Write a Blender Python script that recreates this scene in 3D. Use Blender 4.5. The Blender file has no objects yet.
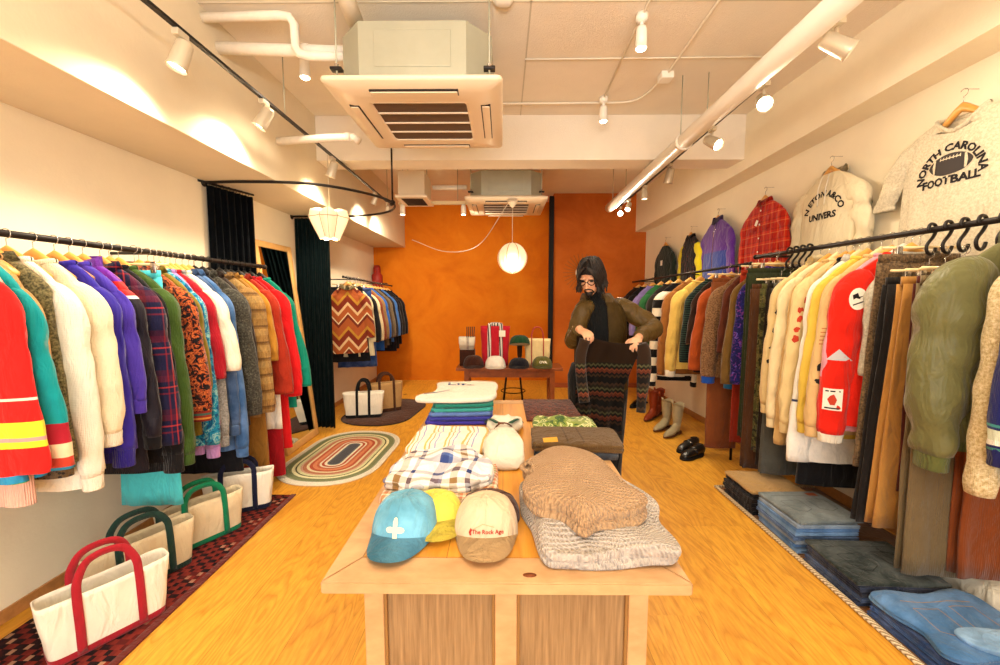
import bpy, bmesh, math, random
from mathutils import Vector, Matrix, noise
from mathutils.bvhtree import BVHTree
random.seed(7)
S = bpy.context.scene
COL = S.collection
PI = math.pi
sin, cos = math.sin, math.cos

# ------------------------------------------------------------------ colours / materials
def lin(h):
    h = h.lstrip('#')
    v = [int(h[i:i+2], 16)/255 for i in (0, 2, 4)]
    return tuple((a/12.92 if a <= .04045 else ((a+.055)/1.055)**2.4) for a in v) + (1,)
def scl(c, k): return tuple(min(1, a*k) for a in c[:3]) + (1,)

class NT:
    """tiny node helper"""
    def __init__(s, name, rough=.85, spec=.25, metal=0):
        s.m = bpy.data.materials.new(name); s.m.use_nodes = True
        s.t = s.m.node_tree; s.b = s.t.nodes['Principled BSDF']
        s.b.inputs['Roughness'].default_value = rough
        s.b.inputs['Specular IOR Level'].default_value = spec
        s.b.inputs['Metallic'].default_value = metal
        s._c = None
    def n(s, typ, **kw):
        x = s.t.nodes.new('ShaderNode'+typ)
        for k, v in kw.items(): setattr(x, k, v)
        return x
    def link(s, a, b): s.t.links.new(a, b)
    def coord(s):
        if s._c is None: s._c = s.n('TexCoord').outputs['Object']
        return s._c
    def xyz(s):
        x = s.n('SeparateXYZ'); s.link(s.coord(), x.inputs[0]); return x.outputs
    def math(s, op, a, b=None, c=None):
        x = s.n('Math', operation=op)
        for i, v in enumerate((a, b, c)):
            if v is None: continue
            if isinstance(v, (int, float)): x.inputs[i].default_value = v
            else: s.link(v, x.inputs[i])
        return x.outputs[0]
    def noise(s, scale, detail=3, rough=.6, dist=0, vec=None):
        x = s.n('TexNoise'); x.inputs['Scale'].default_value = scale
        x.inputs['Detail'].default_value = detail; x.inputs['Roughness'].default_value = rough
        x.inputs['Distortion'].default_value = dist
        s.link(vec or s.coord(), x.inputs['Vector']); return x.outputs['Fac']
    def scale(s, sx, sy, sz):
        x = s.n('Mapping'); x.inputs['Scale'].default_value = (sx, sy, sz); s.link(s.coord(), x.inputs[0]); return x.outputs[0]
    def ramp(s, fac, stops, const=False):
        x = s.n('ValToRGB'); e = x.color_ramp.elements
        if const: x.color_ramp.interpolation = 'CONSTANT'
        stops = sorted(stops, key=lambda q: q[0])
        while len(e) < len(stops): e.new(.5)
        for i, (p, c) in enumerate(stops):
            e[i].position = p; e[i].color = c if not isinstance(c, str) else lin(c)
        s.link(fac, x.inputs[0]); return x.outputs[0]
    def mix(s, fac, a, b, mode='MIX'):
        x = s.n('Mix', data_type='RGBA', blend_type=mode)
        for i, v in ((0, fac), (6, a), (7, b)):
            if isinstance(v, (int, float)): x.inputs[i].default_value = v
            elif isinstance(v, tuple): x.inputs[i].default_value = v
            elif isinstance(v, str): x.inputs[i].default_value = lin(v)
            else: s.link(v, x.inputs[i])
        return x.outputs[2]
    def base(s, c):
        if isinstance(c, (tuple, str)): s.b.inputs['Base Color'].default_value = c if isinstance(c, tuple) else lin(c)
        else: s.link(c, s.b.inputs['Base Color'])
    def bump(s, h, strength=.3, dist=.01):
        x = s.n('Bump'); x.inputs['Strength'].default_value = strength; x.inputs['Distance'].default_value = dist
        if getattr(s, 'pre', None) is not None: s.link(s.pre, x.inputs['Normal'])
        s.link(h, x.inputs['Height']); s.link(x.outputs[0], s.b.inputs['Normal'])

MATS = {}
def plain(name, col, rough=.6, spec=.3, metal=0, nz=0, nscale=30, bump=0):
    if name in MATS: return MATS[name]
    t = NT(name, rough, spec, metal)
    c = lin(col)
    if nz:
        t.base(t.ramp(t.noise(nscale, 4), [(.3, scl(c, 1-nz)), (.7, scl(c, 1+nz))]))
    else: t.base(c)
    if bump: t.bump(t.noise(nscale*3, 4), bump, .004)
    MATS[name] = t.m; return t.m

def cloth(name, col, kind='plain', cols=(), p=.1, weave='fine', nz=.12, rough=.92, sheen=.15, per=None):
    """fabric: kind plain / stripes (along z) / vstripes / plaid / zones (absolute z) / blotch / chevron / fleck"""
    key = name
    if key in MATS: return MATS[key]
    t = NT(name, rough, .15)
    t.b.inputs['Sheen Weight'].default_value = sheen
    o = t.xyz(); c = lin(col)
    if weave not in ('chunky', 'fur'):
        fv = t.noise(11, 3, .5, 1.6, t.scale(1, 1, .38)); pb = t.n('Bump'); pb.inputs['Strength'].default_value = .55; pb.inputs['Distance'].default_value = .035
        t.link(fv, pb.inputs['Height']); t.pre = pb.outputs[0]
    mott = t.noise(18, 4)
    if kind == 'plain': colr = c
    elif kind == 'stripes':
        f = t.math('FRACT', t.math('MULTIPLY', o[2], 1/p)); colr = t.ramp(f, cols, True)
    elif kind == 'vstripes':
        f = t.math('FRACT', t.math('MULTIPLY', t.math('ADD', o[0], t.math('MULTIPLY', o[1], 1.3)), 1/p)); colr = t.ramp(f, cols, True)
    elif kind == 'plaid':
        f = t.math('FRACT', t.math('MULTIPLY', o[2], 1/p)); a = t.ramp(f, cols, True)
        g = t.math('FRACT', t.math('MULTIPLY', t.math('ADD', o[0], t.math('MULTIPLY', o[1], 1.0)), 1/p)); b = t.ramp(g, cols, True)
        colr = t.mix(.5, a, b)
    elif kind == 'plaidxy':
        w = t.noise(3, 2)
        f = t.math('FRACT', t.math('MULTIPLY', t.math('ADD', o[1], t.math('MULTIPLY', w, .06)), 1/p)); a = t.ramp(f, cols, True)
        g = t.math('FRACT', t.math('MULTIPLY', t.math('ADD', o[0], t.math('MULTIPLY', w, .08)), 1/p)); b = t.ramp(g, cols, True)
        colr = t.mix(.5, a, b)
    elif kind == 'xstripes':
        w = t.noise(4, 2)
        g = t.math('FRACT', t.math('MULTIPLY', t.math('ADD', o[0], t.math('MULTIPLY', w, .08)), 1/p)); colr = t.ramp(g, cols, True)
    elif kind == 'zones':
        # cols: (z, colour) z measured downward from the rail, 0..1.25 m
        f = t.math('MULTIPLY', o[2], -1/1.25); colr = t.ramp(f, [(a/1.25, b) for a, b in cols], True)
    elif kind == 'blotch':
        f = t.noise(1/p, 4, .6, 1.2); colr = t.ramp(f, cols, True)
    elif kind == 'chevron':
        tri = t.math('PINGPONG', o[0], .11)
        f = t.math('FRACT', t.math('MULTIPLY', t.math('ADD', o[2], t.math('MULTIPLY', tri, 1.2)), 1/p)); colr = t.ramp(f, cols, True)
    elif kind == 'fleck':
        f = t.noise(90, 2, .7); colr = t.ramp(f, cols)
    elif kind == 'leopard':
        v = t.n('TexVoronoi'); v.inputs['Scale'].default_value = 1/p; t.link(t.coord(), v.inputs['Vector'])
        colr = t.ramp(v.outputs['Distance'], cols, True)
    lo, hi = 1-nz, 1+nz
    colr = t.mix(1.0, colr, t.ramp(mott, [(.3, (lo, lo, lo, 1)), (.7, (min(1, hi), min(1, hi), min(1, hi), 1))]), 'MULTIPLY')
    if weave == 'knit':
        w1 = t.math('SINE', t.math('MULTIPLY', o[0], 1300)); w2 = t.math('SINE', t.math('MULTIPLY', o[2], 900)); w3 = t.math('SINE', t.math('MULTIPLY', o[1], 1300))
        h = t.math('ADD', t.math('MULTIPLY', t.math('ADD', w1, w3), .5), t.math('ADD', t.math('MULTIPLY', w2, .4), t.math('MULTIPLY', t.noise(60), 3)))
        t.bump(h, .35, .003)
    elif weave == 'chunky':
        w = t.noise(5, 2)
        u = t.math('ADD', o[1], t.math('MULTIPLY', w, .10))
        w1 = t.math('SINE', t.math('MULTIPLY', u, 420)); w2 = t.math('SINE', t.math('MULTIPLY', t.math('ADD', o[0], t.math('MULTIPLY', w, .12)), 560))
        k = t.math('MULTIPLY', w1, w2)
        h = t.math('ADD', t.math('ADD', w1, k), t.math('MULTIPLY', t.noise(150), 2.2))
        colr = t.mix(1.0, colr, t.ramp(t.math('MULTIPLY_ADD', h, .16, .4), [(0, (.5, .48, .5, 1)), (.75, (1, 1, 1, 1))]), 'MULTIPLY')
        t.bump(h, .7, .006)
    elif weave == 'cord':
        h = t.math('SINE', t.math('MULTIPLY', t.math('ADD', o[0], t.math('MULTIPLY', o[1], .8)), 900)); t.bump(h, .35, .002)
    elif weave == 'rib':
        h = t.math('SINE', t.math('MULTIPLY', t.math('ADD', o[0], o[1]), 700)); t.bump(h, .5, .003)
    elif weave == 'fur':
        h = t.noise(80, 6, .8, .6, t.scale(1, 1, .25)); t.bump(h, 1, .02)
        colr = t.mix(.55, colr, t.ramp(h, [(.35, (.12, .07, .03, 1)), (.62, (1, .9, .7, 1))]), 'MULTIPLY')
    elif weave == 'denim':
        h = t.noise(300, 2); wear = t.noise(7, 4)
        colr = t.mix(.55, colr, t.ramp(wear, [(.4, scl(c, .8)), (.62, tuple(min(1, a*1.5+.08) for a in c[:3])+(1,))]))
        t.bump(h, .3, .002)
    elif weave == 'smooth':
        t.bump(t.noise(9, 3), .25, .02)
    else:
        t.bump(t.noise(160, 3), .25, .003)
    t.base(colr); MATS[key] = t.m; return t.m

# ------------------------------------------------------------------ objects
def tag(o, label=None, cat=None, group=None, kind=None):
    if label: o['label'] = label
    if cat: o['category'] = cat
    if group: o['group'] = group
    if kind: o['kind'] = kind
    return o
def empty(name, loc=(0, 0, 0), rz=0, label=None, cat=None, group=None):
    o = bpy.data.objects.new(name, None); COL.objects.link(o); o.location = loc; o.rotation_euler = (0, 0, rz)
    o.empty_display_size = .05
    return tag(o, label, cat, group)
def obj(name, bm, mat, parent=None, smooth=True, loc=None, mats=None):
    me = bpy.data.meshes.new(name)
    bmesh.ops.recalc_face_normals(bm, faces=bm.faces)
    bm.to_mesh(me); bm.free()
    if mats:
        for m in mats: me.materials.append(m)
    elif mat: me.materials.append(mat)
    if smooth:
        for p in me.polygons: p.use_smooth = True
    o = bpy.data.objects.new(name, me); COL.objects.link(o)
    if parent: o.parent = parent
    if loc: o.location = loc
    return o
def struct(name, bm, mat, smooth=False):
    return tag(obj(name, bm, mat, None, smooth), kind='structure')
def copy_tree(o, parent=None):
    c = o.copy(); COL.objects.link(c); c.parent = parent
    for ch in list(o.children): copy_tree(ch, c)
    return c

def bx(bm, x0, x1, y0, y1, z0, z1, bev=0, M=None, seg=2):
    r = bmesh.ops.create_cube(bm, size=1)['verts']
    for v in r:
        v.co = Vector(((x0+x1)/2+v.co.x*(x1-x0), (y0+y1)/2+v.co.y*(y1-y0), (z0+z1)/2+v.co.z*(z1-z0)))
    if bev:
        es = list({e for v in r for e in v.link_edges})
        g = bmesh.ops.bevel(bm, geom=es, offset=bev, segments=seg, affect='EDGES', profile=.5)
        r = list({v for v in g['verts']} | {v for v in r if v.is_valid})
    if M is not None:
        for v in r: v.co = M @ v.co
    return r
def box(x0, x1, y0, y1, z0, z1, bev=0, M=None, seg=2):
    bm = bmesh.new(); bx(bm, x0, x1, y0, y1, z0, z1, bev, M, seg); return bm
def loft(bm, rings, cap0=True, cap1=True, closed=True):
    rows = [[bm.verts.new(p) for p in r] for r in rings]
    n = len(rows[0])
    for a, b in zip(rows, rows[1:]):
        for i in range(n if closed else n-1):
            j = (i+1) % n
            try: bm.faces.new((a[i], a[j], b[j], b[i]))
            except ValueError: pass
    if cap0 and closed: bm.faces.new(rows[0][::-1])
    if cap1 and closed: bm.faces.new(rows[-1])
    return rows
def frames(path):
    path = [Vector(p) for p in path]; out = []
    up = None
    for i, p in enumerate(path):
        d = (path[min(i+1, len(path)-1)]-path[max(i-1, 0)]).normalized()
        if up is None:
            up = Vector((0, 0, 1)) if abs(d.z) < .9 else Vector((0, 1, 0))
        a = d.cross(up)
        if a.length < 1e-5: a = d.cross(Vector((1, 0, 0)))
        a.normalize(); b = a.cross(d).normalized(); up = b
        out.append((p, a, b))
    return out
def tube(bm, path, r, n=10, cap=True, r2=None, sq=False):
    fr = frames(path); rings = []
    for i, (p, a, b) in enumerate(fr):
        ra = r[i] if isinstance(r, (list, tuple)) else r
        rb = (r2[i] if isinstance(r2, (list, tuple)) else r2) if r2 is not None else ra
        if sq: rings.append([p+a*ra*sx+b*rb*sy for sx, sy in ((1, 1), (-1, 1), (-1, -1), (1, -1))])
        else: rings.append([p+a*ra*cos(2*PI*k/n)+b*rb*sin(2*PI*k/n) for k in range(n)])
    loft(bm, rings, cap, cap)
def smoothpath(pts, k=6):
    """catmull-rom"""
    P = [Vector(p) for p in pts]; P = [P[0]*2-P[1]]+P+[P[-1]*2-P[-2]]; out = []
    for i in range(1, len(P)-2):
        for j in range(k):
            t = j/k; a, b, c, d = P[i-1:i+3]
            out.append(.5*((2*b)+(c-a)*t+(2*a-5*b+4*c-d)*t*t+(3*b-a-3*c+d)*t**3))
    out.append(P[-2]); return out
def tubeo(path, r, n=10, cap=True, r2=None, sq=False):
    bm = bmesh.new(); tube(bm, path, r, n, cap, r2, sq); return bm
def lathe(bm, prof, n=24, M=None, cap0=False, cap1=False):
    rings = [[(M or Matrix()) @ Vector((r*cos(2*PI*k/n), r*sin(2*PI*k/n), z)) for k in range(n)] for r, z in prof]
    loft(bm, rings, cap0, cap1)
def latheo(prof, n=24, M=None, cap0=False, cap1=False):
    bm = bmesh.new(); lathe(bm, prof, n, M, cap0, cap1); return bm
def interp(tab, t):
    if t <= tab[0][0]: return tab[0][1]
    for (a, u), (b, v) in zip(tab, tab[1:]):
        if t <= b:
            k = (t-a)/(b-a); return u+(v-u)*k
    return tab[-1][1]
def nz3(x, y, z): return noise.noise(Vector((x, y, z)))

# text as a mesh of the default font, xz plane, centred
def text_bm(s, size, bold=0, arc=0):
    cu = bpy.data.curves.new('txt', 'FONT'); cu.body = s; cu.size = size; cu.align_x = 'CENTER'; cu.offset = bold
    cu.resolution_u = 2
    o = bpy.data.objects.new('txt', cu); COL.objects.link(o)
    dg = bpy.context.evaluated_depsgraph_get(); dg.update()
    me = bpy.data.meshes.new_from_object(o.evaluated_get(dg))
    bm = bmesh.new(); bm.from_mesh(me)
    bpy.data.objects.remove(o); bpy.data.curves.remove(cu); bpy.data.meshes.remove(me)
    bmesh.ops.triangulate(bm, faces=bm.faces)
    for v in bm.verts:
        x, y = v.co.x, v.co.y
        if arc:
            a = x/arc; v.co = Vector(((arc+y)*sin(a), 0, (arc+y)*cos(a)-arc))
        else: v.co = Vector((x, 0, y))
    return bm
def disc_bm(pts):
    bm = bmesh.new(); bm.faces.new([bm.verts.new((x, 0, z)) for x, z in pts]); return bm
def project(bm, target, origin, right, up, direction, off=.002, dense=0):
    """lay a flat (x,0,z) drawing onto a mesh object (in its local space)"""
    if dense:
        bmesh.ops.triangulate(bm, faces=bm.faces)
        bmesh.ops.subdivide_edges(bm, edges=bm.edges, cuts=dense, use_grid_fill=True)
    tb = bmesh.new(); tb.from_mesh(target.data); tree = BVHTree.FromBMesh(tb); tb.free()
    origin, right, up, direction = Vector(origin), Vector(right).normalized(), Vector(up).normalized(), Vector(direction).normalized()
    for v in bm.verts:
        p = origin+right*v.co.x+up*v.co.z
        h = tree.ray_cast(p-direction*.5, direction)
        v.co = (h[0] if h[0] else p)-direction*off
    return bm

# ------------------------------------------------------------------ shell
def wall_mat(name, col, nz=.03, bump=.15, sc=60):
    t = NT(name, .9, .15); c = lin(col)
    t.base(t.ramp(t.noise(2.5, 5), [(.35, scl(c, 1-nz)), (.65, scl(c, 1+nz))]))
    t.bump(t.noise(sc, 5), bump, .006); return t.m
cream = wall_mat('cream plaster', '#efe3c8')
soff = wall_mat('beige wallpaper', '#e0d2b6')
ceilm = wall_mat('sprayed ceiling', '#eadfcd', .03, .5, 120)
# orange limewash
t = NT('orange limewash', .85, .15)
t.base(t.ramp(t.noise(1.3, 6, .65, .6), [(.3, lin('#bf620e')), (.5, lin('#cf7212')), (.72, lin('#da821c'))]))
t.bump(t.noise(30, 6), .12, .01); orange = t.m
t = NT('rust limewash', .85, .15)
t.base(t.ramp(t.noise(1.6, 6, .65, .6), [(.3, lin('#ac5418')), (.55, lin('#c06422')), (.75, lin('#cc722c'))]))
t.bump(t.noise(30, 6), .12, .01); rust = t.m
# plywood floor: long boards running away from the door, strong cathedral grain
t = NT('larch plywood', .42, .35)
o = t.xyz()
row = t.math('FLOOR', t.math('MULTIPLY', o[0], 1/.303))
ysh = t.math('ADD', o[1], t.math('MULTIPLY', t.math('SINE', t.math('MULTIPLY', row, 12.9)), 3.1))
seg = t.math('FLOOR', t.math('MULTIPLY', ysh, 1/1.82))
cmb = t.n('CombineXYZ'); t.link(o[0], cmb.inputs[0]); t.link(t.math('MULTIPLY', ysh, .16), cmb.inputs[1]); t.link(t.math('ADD', t.math('MULTIPLY', row, 3.7), t.math('MULTIPLY', seg, 1.9)), cmb.inputs[2])
n1 = t.noise(2.6, 3, .5, .5, cmb.outputs[0])
rings = t.math('FRACT', t.math('MULTIPLY', n1, 34))
fine = t.noise(70, 4, .6, 0, cmb.outputs[0])
rr = t.ramp(rings, [(0, lin('#cf902c')), (.12, lin('#d69a36')), (.5, lin('#e4aa3c')), (.9, lin('#e0a438')), (1, lin('#cf902c'))])
tone = t.ramp(t.noise(.9, 3, .5, 0, cmb.outputs[0]), [(.35, (.86, .80, .74, 1)), (.65, (1, 1, 1, 1))])
cc = t.mix(.75, rr, t.ramp(fine, [(.3, (.74, .66, .5, 1)), (.6, (1, 1, 1, 1))]), 'MULTIPLY')
cc = t.mix(1.0, cc, tone, 'MULTIPLY')
kn = t.n('TexVoronoi'); kn.inputs['Scale'].default_value = 2.3; t.link(t.scale(1, .55, 1), kn.inputs['Vector'])
cc = t.mix(t.ramp(kn.outputs['Distance'], [(.0, (1, 1, 1, 1)), (.045, (.7, .7, .7, 1)), (.07, (0, 0, 0, 1))]), cc, lin('#7a3c12'))
jx = t.math('PINGPONG', o[0], .1515); jn = t.math('LESS_THAN', jx, .0012)
cc = t.mix(t.math('MULTIPLY', jn, .55), cc, lin('#6b3a10'))
t.base(cc); t.bump(rings, .05, .002); floorm = t.m

def RW(y): return 2.54-.045*y          # right wall, very slightly splayed
# floor
bm = bmesh.new(); bx(bm, -2.35, 2.8, -2.2, 7.3, -.1, 0); struct('floor', bm, floorm)
struct('wall_left', box(-2.35, -2.24, -2.2, 7.1, 0, 3.2), cream)
bm = bmesh.new()
rows = [[(RW(y), y, 0), (RW(y), y, 3.2), (2.85, y, 3.2), (2.85, y, 0)] for y in (-2.2, 7.1)]
loft(bm, rows); struct('wall_right', bm, cream)
struct('wall_back', box(-2.35, .82, 6.99, 7.12, 0, 3.2), orange)
# projecting rust partition and the dark slot beside it
bm = bmesh.new(); bx(bm, .80, 2.7, 6.42, 7.1, 0, 3.2); struct('wall_back_partition', bm, rust)
struct('trim_1', box(.725, .798, 6.38, 6.46, 0, 3.03, .004), plain('black slot', '#0d0a0a', .7))
struct('ceiling', box(-2.35, 2.85, -2.2, 7.3, 3.08, 3.2), ceilm)
# left beam (boxed out), right boxed-out beam, cross beam
struct('beam_left', box(-2.24, -1.69, -2.2, 6.99, 2.32, 3.08, .004), soff)
bm = bmesh.new()
rows = [[(2.277-.03*y, y, 2.748-.041*y), (RW(y)+.01, y, 2.748-.041*y), (RW(y)+.01, y, 3.08), (2.277-.03*y, y, 3.08)] for y in (-2.2, 6.42)]
loft(bm, rows); struct('beam_right', bm, cream)
struct('beam_cross', box(-1.69, 2.2, 3.73, 3.99, 2.69, 3.08, .003), ceilm)
# front wall with the shop window behind the camera
bm = bmesh.new()
bx(bm, -2.35, -1.9, -2.3, -2.2, 0, 3.2); bx(bm, 1.9, 2.85, -2.3, -2.2, 0, 3.2)
bx(bm, -1.9, 1.9, -2.3, -2.2, 0, .35); bx(bm, -1.9, 1.9, -2.3, -2.2, 2.6, 3.2); struct('wall_front', bm, cream)
bm = bmesh.new()
for a in (-1.9, -.66, .62, 1.86): bx(bm, a, a+.04, -2.28, -2.22, .35, 2.6)
bx(bm, -1.9, 1.9, -2.28, -2.22, .35, .39); bx(bm, -1.9, 1.9, -2.28, -2.22, 2.56, 2.6)
struct('window_1', bm, plain('window frame', '#2a2622', .4))
# baseboards
bbm = plain('oak skirting', '#b07a45', .5, nz=.15)
struct('baseboard_left', box(-2.24, -2.228, -2.2, 6.99, 0, .06, .002), bbm)
bm = bmesh.new(); loft(bm, [[(RW(y)-.012, y, 0), (RW(y)-.012, y, .07), (RW(y), y, .07), (RW(y), y, 0)] for y in (-2.2, 6.42)]); struct('baseboard_right', bm, bbm)
struct('baseboard_back', box(.80, 2.25, 6.405, 6.42, 0, .075, .002), plain('rust skirting', '#9a4a20', .6))
# ceiling seams
sm = plain('ceiling joint', '#c9bda6', .9)
for i, (a, b) in enumerate([((-1.69, 2.355), (2.2, 2.355)), ((-1.69, 1.44), (2.2, 1.44))]):
    struct('trim_%d' % (i+2), box(a[0], b[0], a[1]-.004, a[1]+.004, 3.077, 3.0805), sm)
struct('trim_4', box(.15, .16, -.5, 3.73, 3.077, 3.0805), sm)

# ------------------------------------------------------------------ hangers
woodh = plain('honey beech', '#d89c4c', .35, .4, nz=.12, nscale=12)
palewood = plain('pale beech', '#e8cf9c', .4, .3, nz=.08, nscale=12)
darkh = plain('black plastic', '#15120f', .4, .4)
steel = plain('steel wire', '#b8b2a8', .25, .5, .9)
blackmetal = plain('black iron', '#1c1512', .45, .4, .3)
clear = plain('milky plastic', '#d8d2c4', .35, .4)
def hook_bm(r=.0016, zt=-.068, ring=.0195, sgn=1):
    pts = [(0, 0, zt), (0, 0, -.045)]
    for k in range(11):
        a = -PI/2+k*(1.32*PI)/10
        pts.append((sgn*ring*cos(a)*1.0 if k else 0, 0, ring*sin(a)*1.0+(.0)))
    return tubeo(pts, r, 6)
_H = {}
def hanger_proto(kind):
    r = empty('clothes_hanger')
    m = {'wood': woodh, 'pale': palewood, 'black': darkh, 'clip': palewood, 'clear': clear}[kind]
    obj('hook', hook_bm(.0022 if kind == 'black' else .0017), steel if kind != 'black' else darkh, r)
    if kind == 'clip':
        obj('bar', tubeo([(-.17, 0, -.078), (.17, 0, -.078)], .007, 8), m, r)
        for s in (-1, 1):
            c = obj('clip', box(s*.10-.014, s*.10+.014, -.014, .014, -.125, -.072, .003), steel, r)
    else:
        w = .125; rings = []
        for i in range(15):
            u = -1+2*i/14; x = u*w; z = -.070-.098*abs(u)**1.2
            hh = .026*(1-.5*abs(u)); tt = .013+.009*abs(u); y = .018*abs(u)**2
            rings.append([(x+0, y+tt*cos(a), z+hh*sin(a)) for a in [2*PI*k/8 for k in range(8)]])
        bm = bmesh.new(); loft(bm, rings); obj('shoulder_bar', bm, m, r)
    return r
NPLACED = {}
def hanger(kind, x, y, z, rz, who):
    if kind in (None, 'none'): return
    lab = {'wood': 'honey wooden hanger carrying the ', 'pale': 'pale wooden hanger carrying the ', 'black': 'slim black hanger carrying the ',
           'clip': 'pale wooden clip hanger gripping the ', 'clear': 'milky plastic hanger carrying the '}[kind]+who
    lab = ' '.join(lab.split()[:16])
    if kind not in _H:
        o = hanger_proto(kind); _H[kind] = o
    else: o = copy_tree(_H[kind])
    o.location = (x, y, z); o.rotation_euler = (0, 0, rz); tag(o, lab, 'hanger'); 
    if 'group' in o: del o['group']
    return o

# ------------------------------------------------------------------ garments
GRNG = random.Random(3)
def body_bm(sw, L, hemw, t, fold, seed, scoop=0, neck=.075, zt=-.085, cinch=0, drop=.065, n=40, waist=None):
    prof = [(neck, zt, .026), (neck+(sw-neck)*.35, zt-drop*.27, .027), (neck+(sw-neck)*.75, zt-drop*.66, .028), (sw, zt-drop, .026), (sw+.012, zt-drop-.03, t*.85)]
    zs = zt-drop-.06; nlev = 16
    for k in range(nlev):
        u = k/(nlev-1); z = zs+(-L-zs)*u
        w = sw+.008+(hemw-sw)*u
        if waist: w -= waist*math.exp(-((u-.5)/.22)**2)
        if cinch and u > .86: w -= cinch*(u-.86)/.14
        prof.append((w, z, t*(.9+.3*u)))
    rings = []
    for ip, (w, z, d) in enumerate(prof):
        u = max(0, min(1, (-z-.15)/(L-.15))); r = []
        for k in range(n):
            a = 2*PI*k/n; c, s = cos(a), sin(a)
            x = w*(abs(c)**.75)*(1 if c >= 0 else -1); y = d*(abs(s)**.7)*(1 if s >= 0 else -1)
            f = fold*u*(sin(x*34+seed*3.1+z*3)*.6+sin(x*61+seed*1.7)*.4)+fold*.9*nz3(x*9, seed*7.3, z*5)*min(1, .3+u)
            side = abs(s)**.5
            y += f*side*(1 if s > 0 else 1); x += fold*.5*nz3(seed, z*7, 3)*abs(c)
            zz = z+(-.012*nz3(x*5, seed, 1) if u > .95 else 0)
            if scoop and ip < 3 and s < 0: zz -= scoop*(1, .85, .2)[ip]*(1-abs(c)**1.6)
            r.append((x, y, zz))
        rings.append(r)
    bm = bmesh.new(); loft(bm, rings, False, False); return bm
def sleeve_path(s, sw, sl, out, fwd, zt, drop, seed, lift=0):
    z0 = zt-drop-.045
    P = [(s*(sw-.07), 0, z0+.012), (s*(sw-.02), 0, z0-.012), (s*(sw+.015+out*.2), fwd*.1, z0-.075)]
    n = 5
    for k in range(1, n+1):
        u = k/n
        P.append((s*(sw+.012+out*min(1, u*1.5)**.8+lift*min(1,u*1.3)), fwd*u, z0-.07+(-(sl)-(z0-.07))*u))
    return P
def sleeve_bm(s, sw, sl, rw, cw, t, out, fwd, zt, drop, seed, fold, balloon=0, lift=0):
    P = smoothpath(sleeve_path(s, sw, sl, out, fwd, zt, drop, seed, lift), 5); N = len(P); n = 20; rings = []
    for i, p in enumerate(P):
        u = i/(N-1)
        d = (P[min(i+1, N-1)]-P[max(i-1, 0)]).normalized(); nx = Vector((-d.z, 0, d.x)).normalized()
        if s < 0: nx = -nx
        rad = interp([(0, rw*.7), (.15, rw*.84), (.45, rw*.80), (1, cw*.92)], u)+balloon*sin(PI*min(1, max(0, u)))**1.0
        ty = t*interp([(0, .75), (.2, 1), (1, .85)], u)
        if i == N-1: rad *= .94
        r = []
        for k in range(n):
            a = 2*PI*k/n; x, y = cos(a)*rad, sin(a)*ty
            wr = fold*1.7*(nz3(p.x*6+a, p.z*9+seed, seed*3)*1.1+.5*sin(p.z*(38+6*sin(seed))+seed*2+a*1.5)*(math.exp(-((u-.42)/.16)**2)+.8*math.exp(-((u-.92)/.12)**2)+.2))
            q = p+nx*(x*(1+wr*(3.2 if x*s < 0 else 1.3)))+Vector((0, 1, 0))*(y+wr*.6*(1 if sin(a) > 0 else -1))
            r.append(q)
        rings.append(r)
    bm = bmesh.new(); loft(bm, rings, True, True); return bm, P
def cuff_bm(P, rad, t, ln=.06, flare=1.0):
    d = (P[-1]-P[-2]).normalized(); nx = Vector((-d.z, 0, d.x)).normalized(); n = 18; rings = []
    for u, k in ((-.15, .96), (.05, 1.0), (.5, .94), (.92, .96), (1, .9)):
        p = P[-1]+d*ln*u
        rings.append([p+nx*cos(2*PI*j/n)*rad*k*flare+Vector((0, 1, 0))*sin(2*PI*j/n)*t*k for j in range(n)])
    bm = bmesh.new(); loft(bm, rings); return bm

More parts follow.
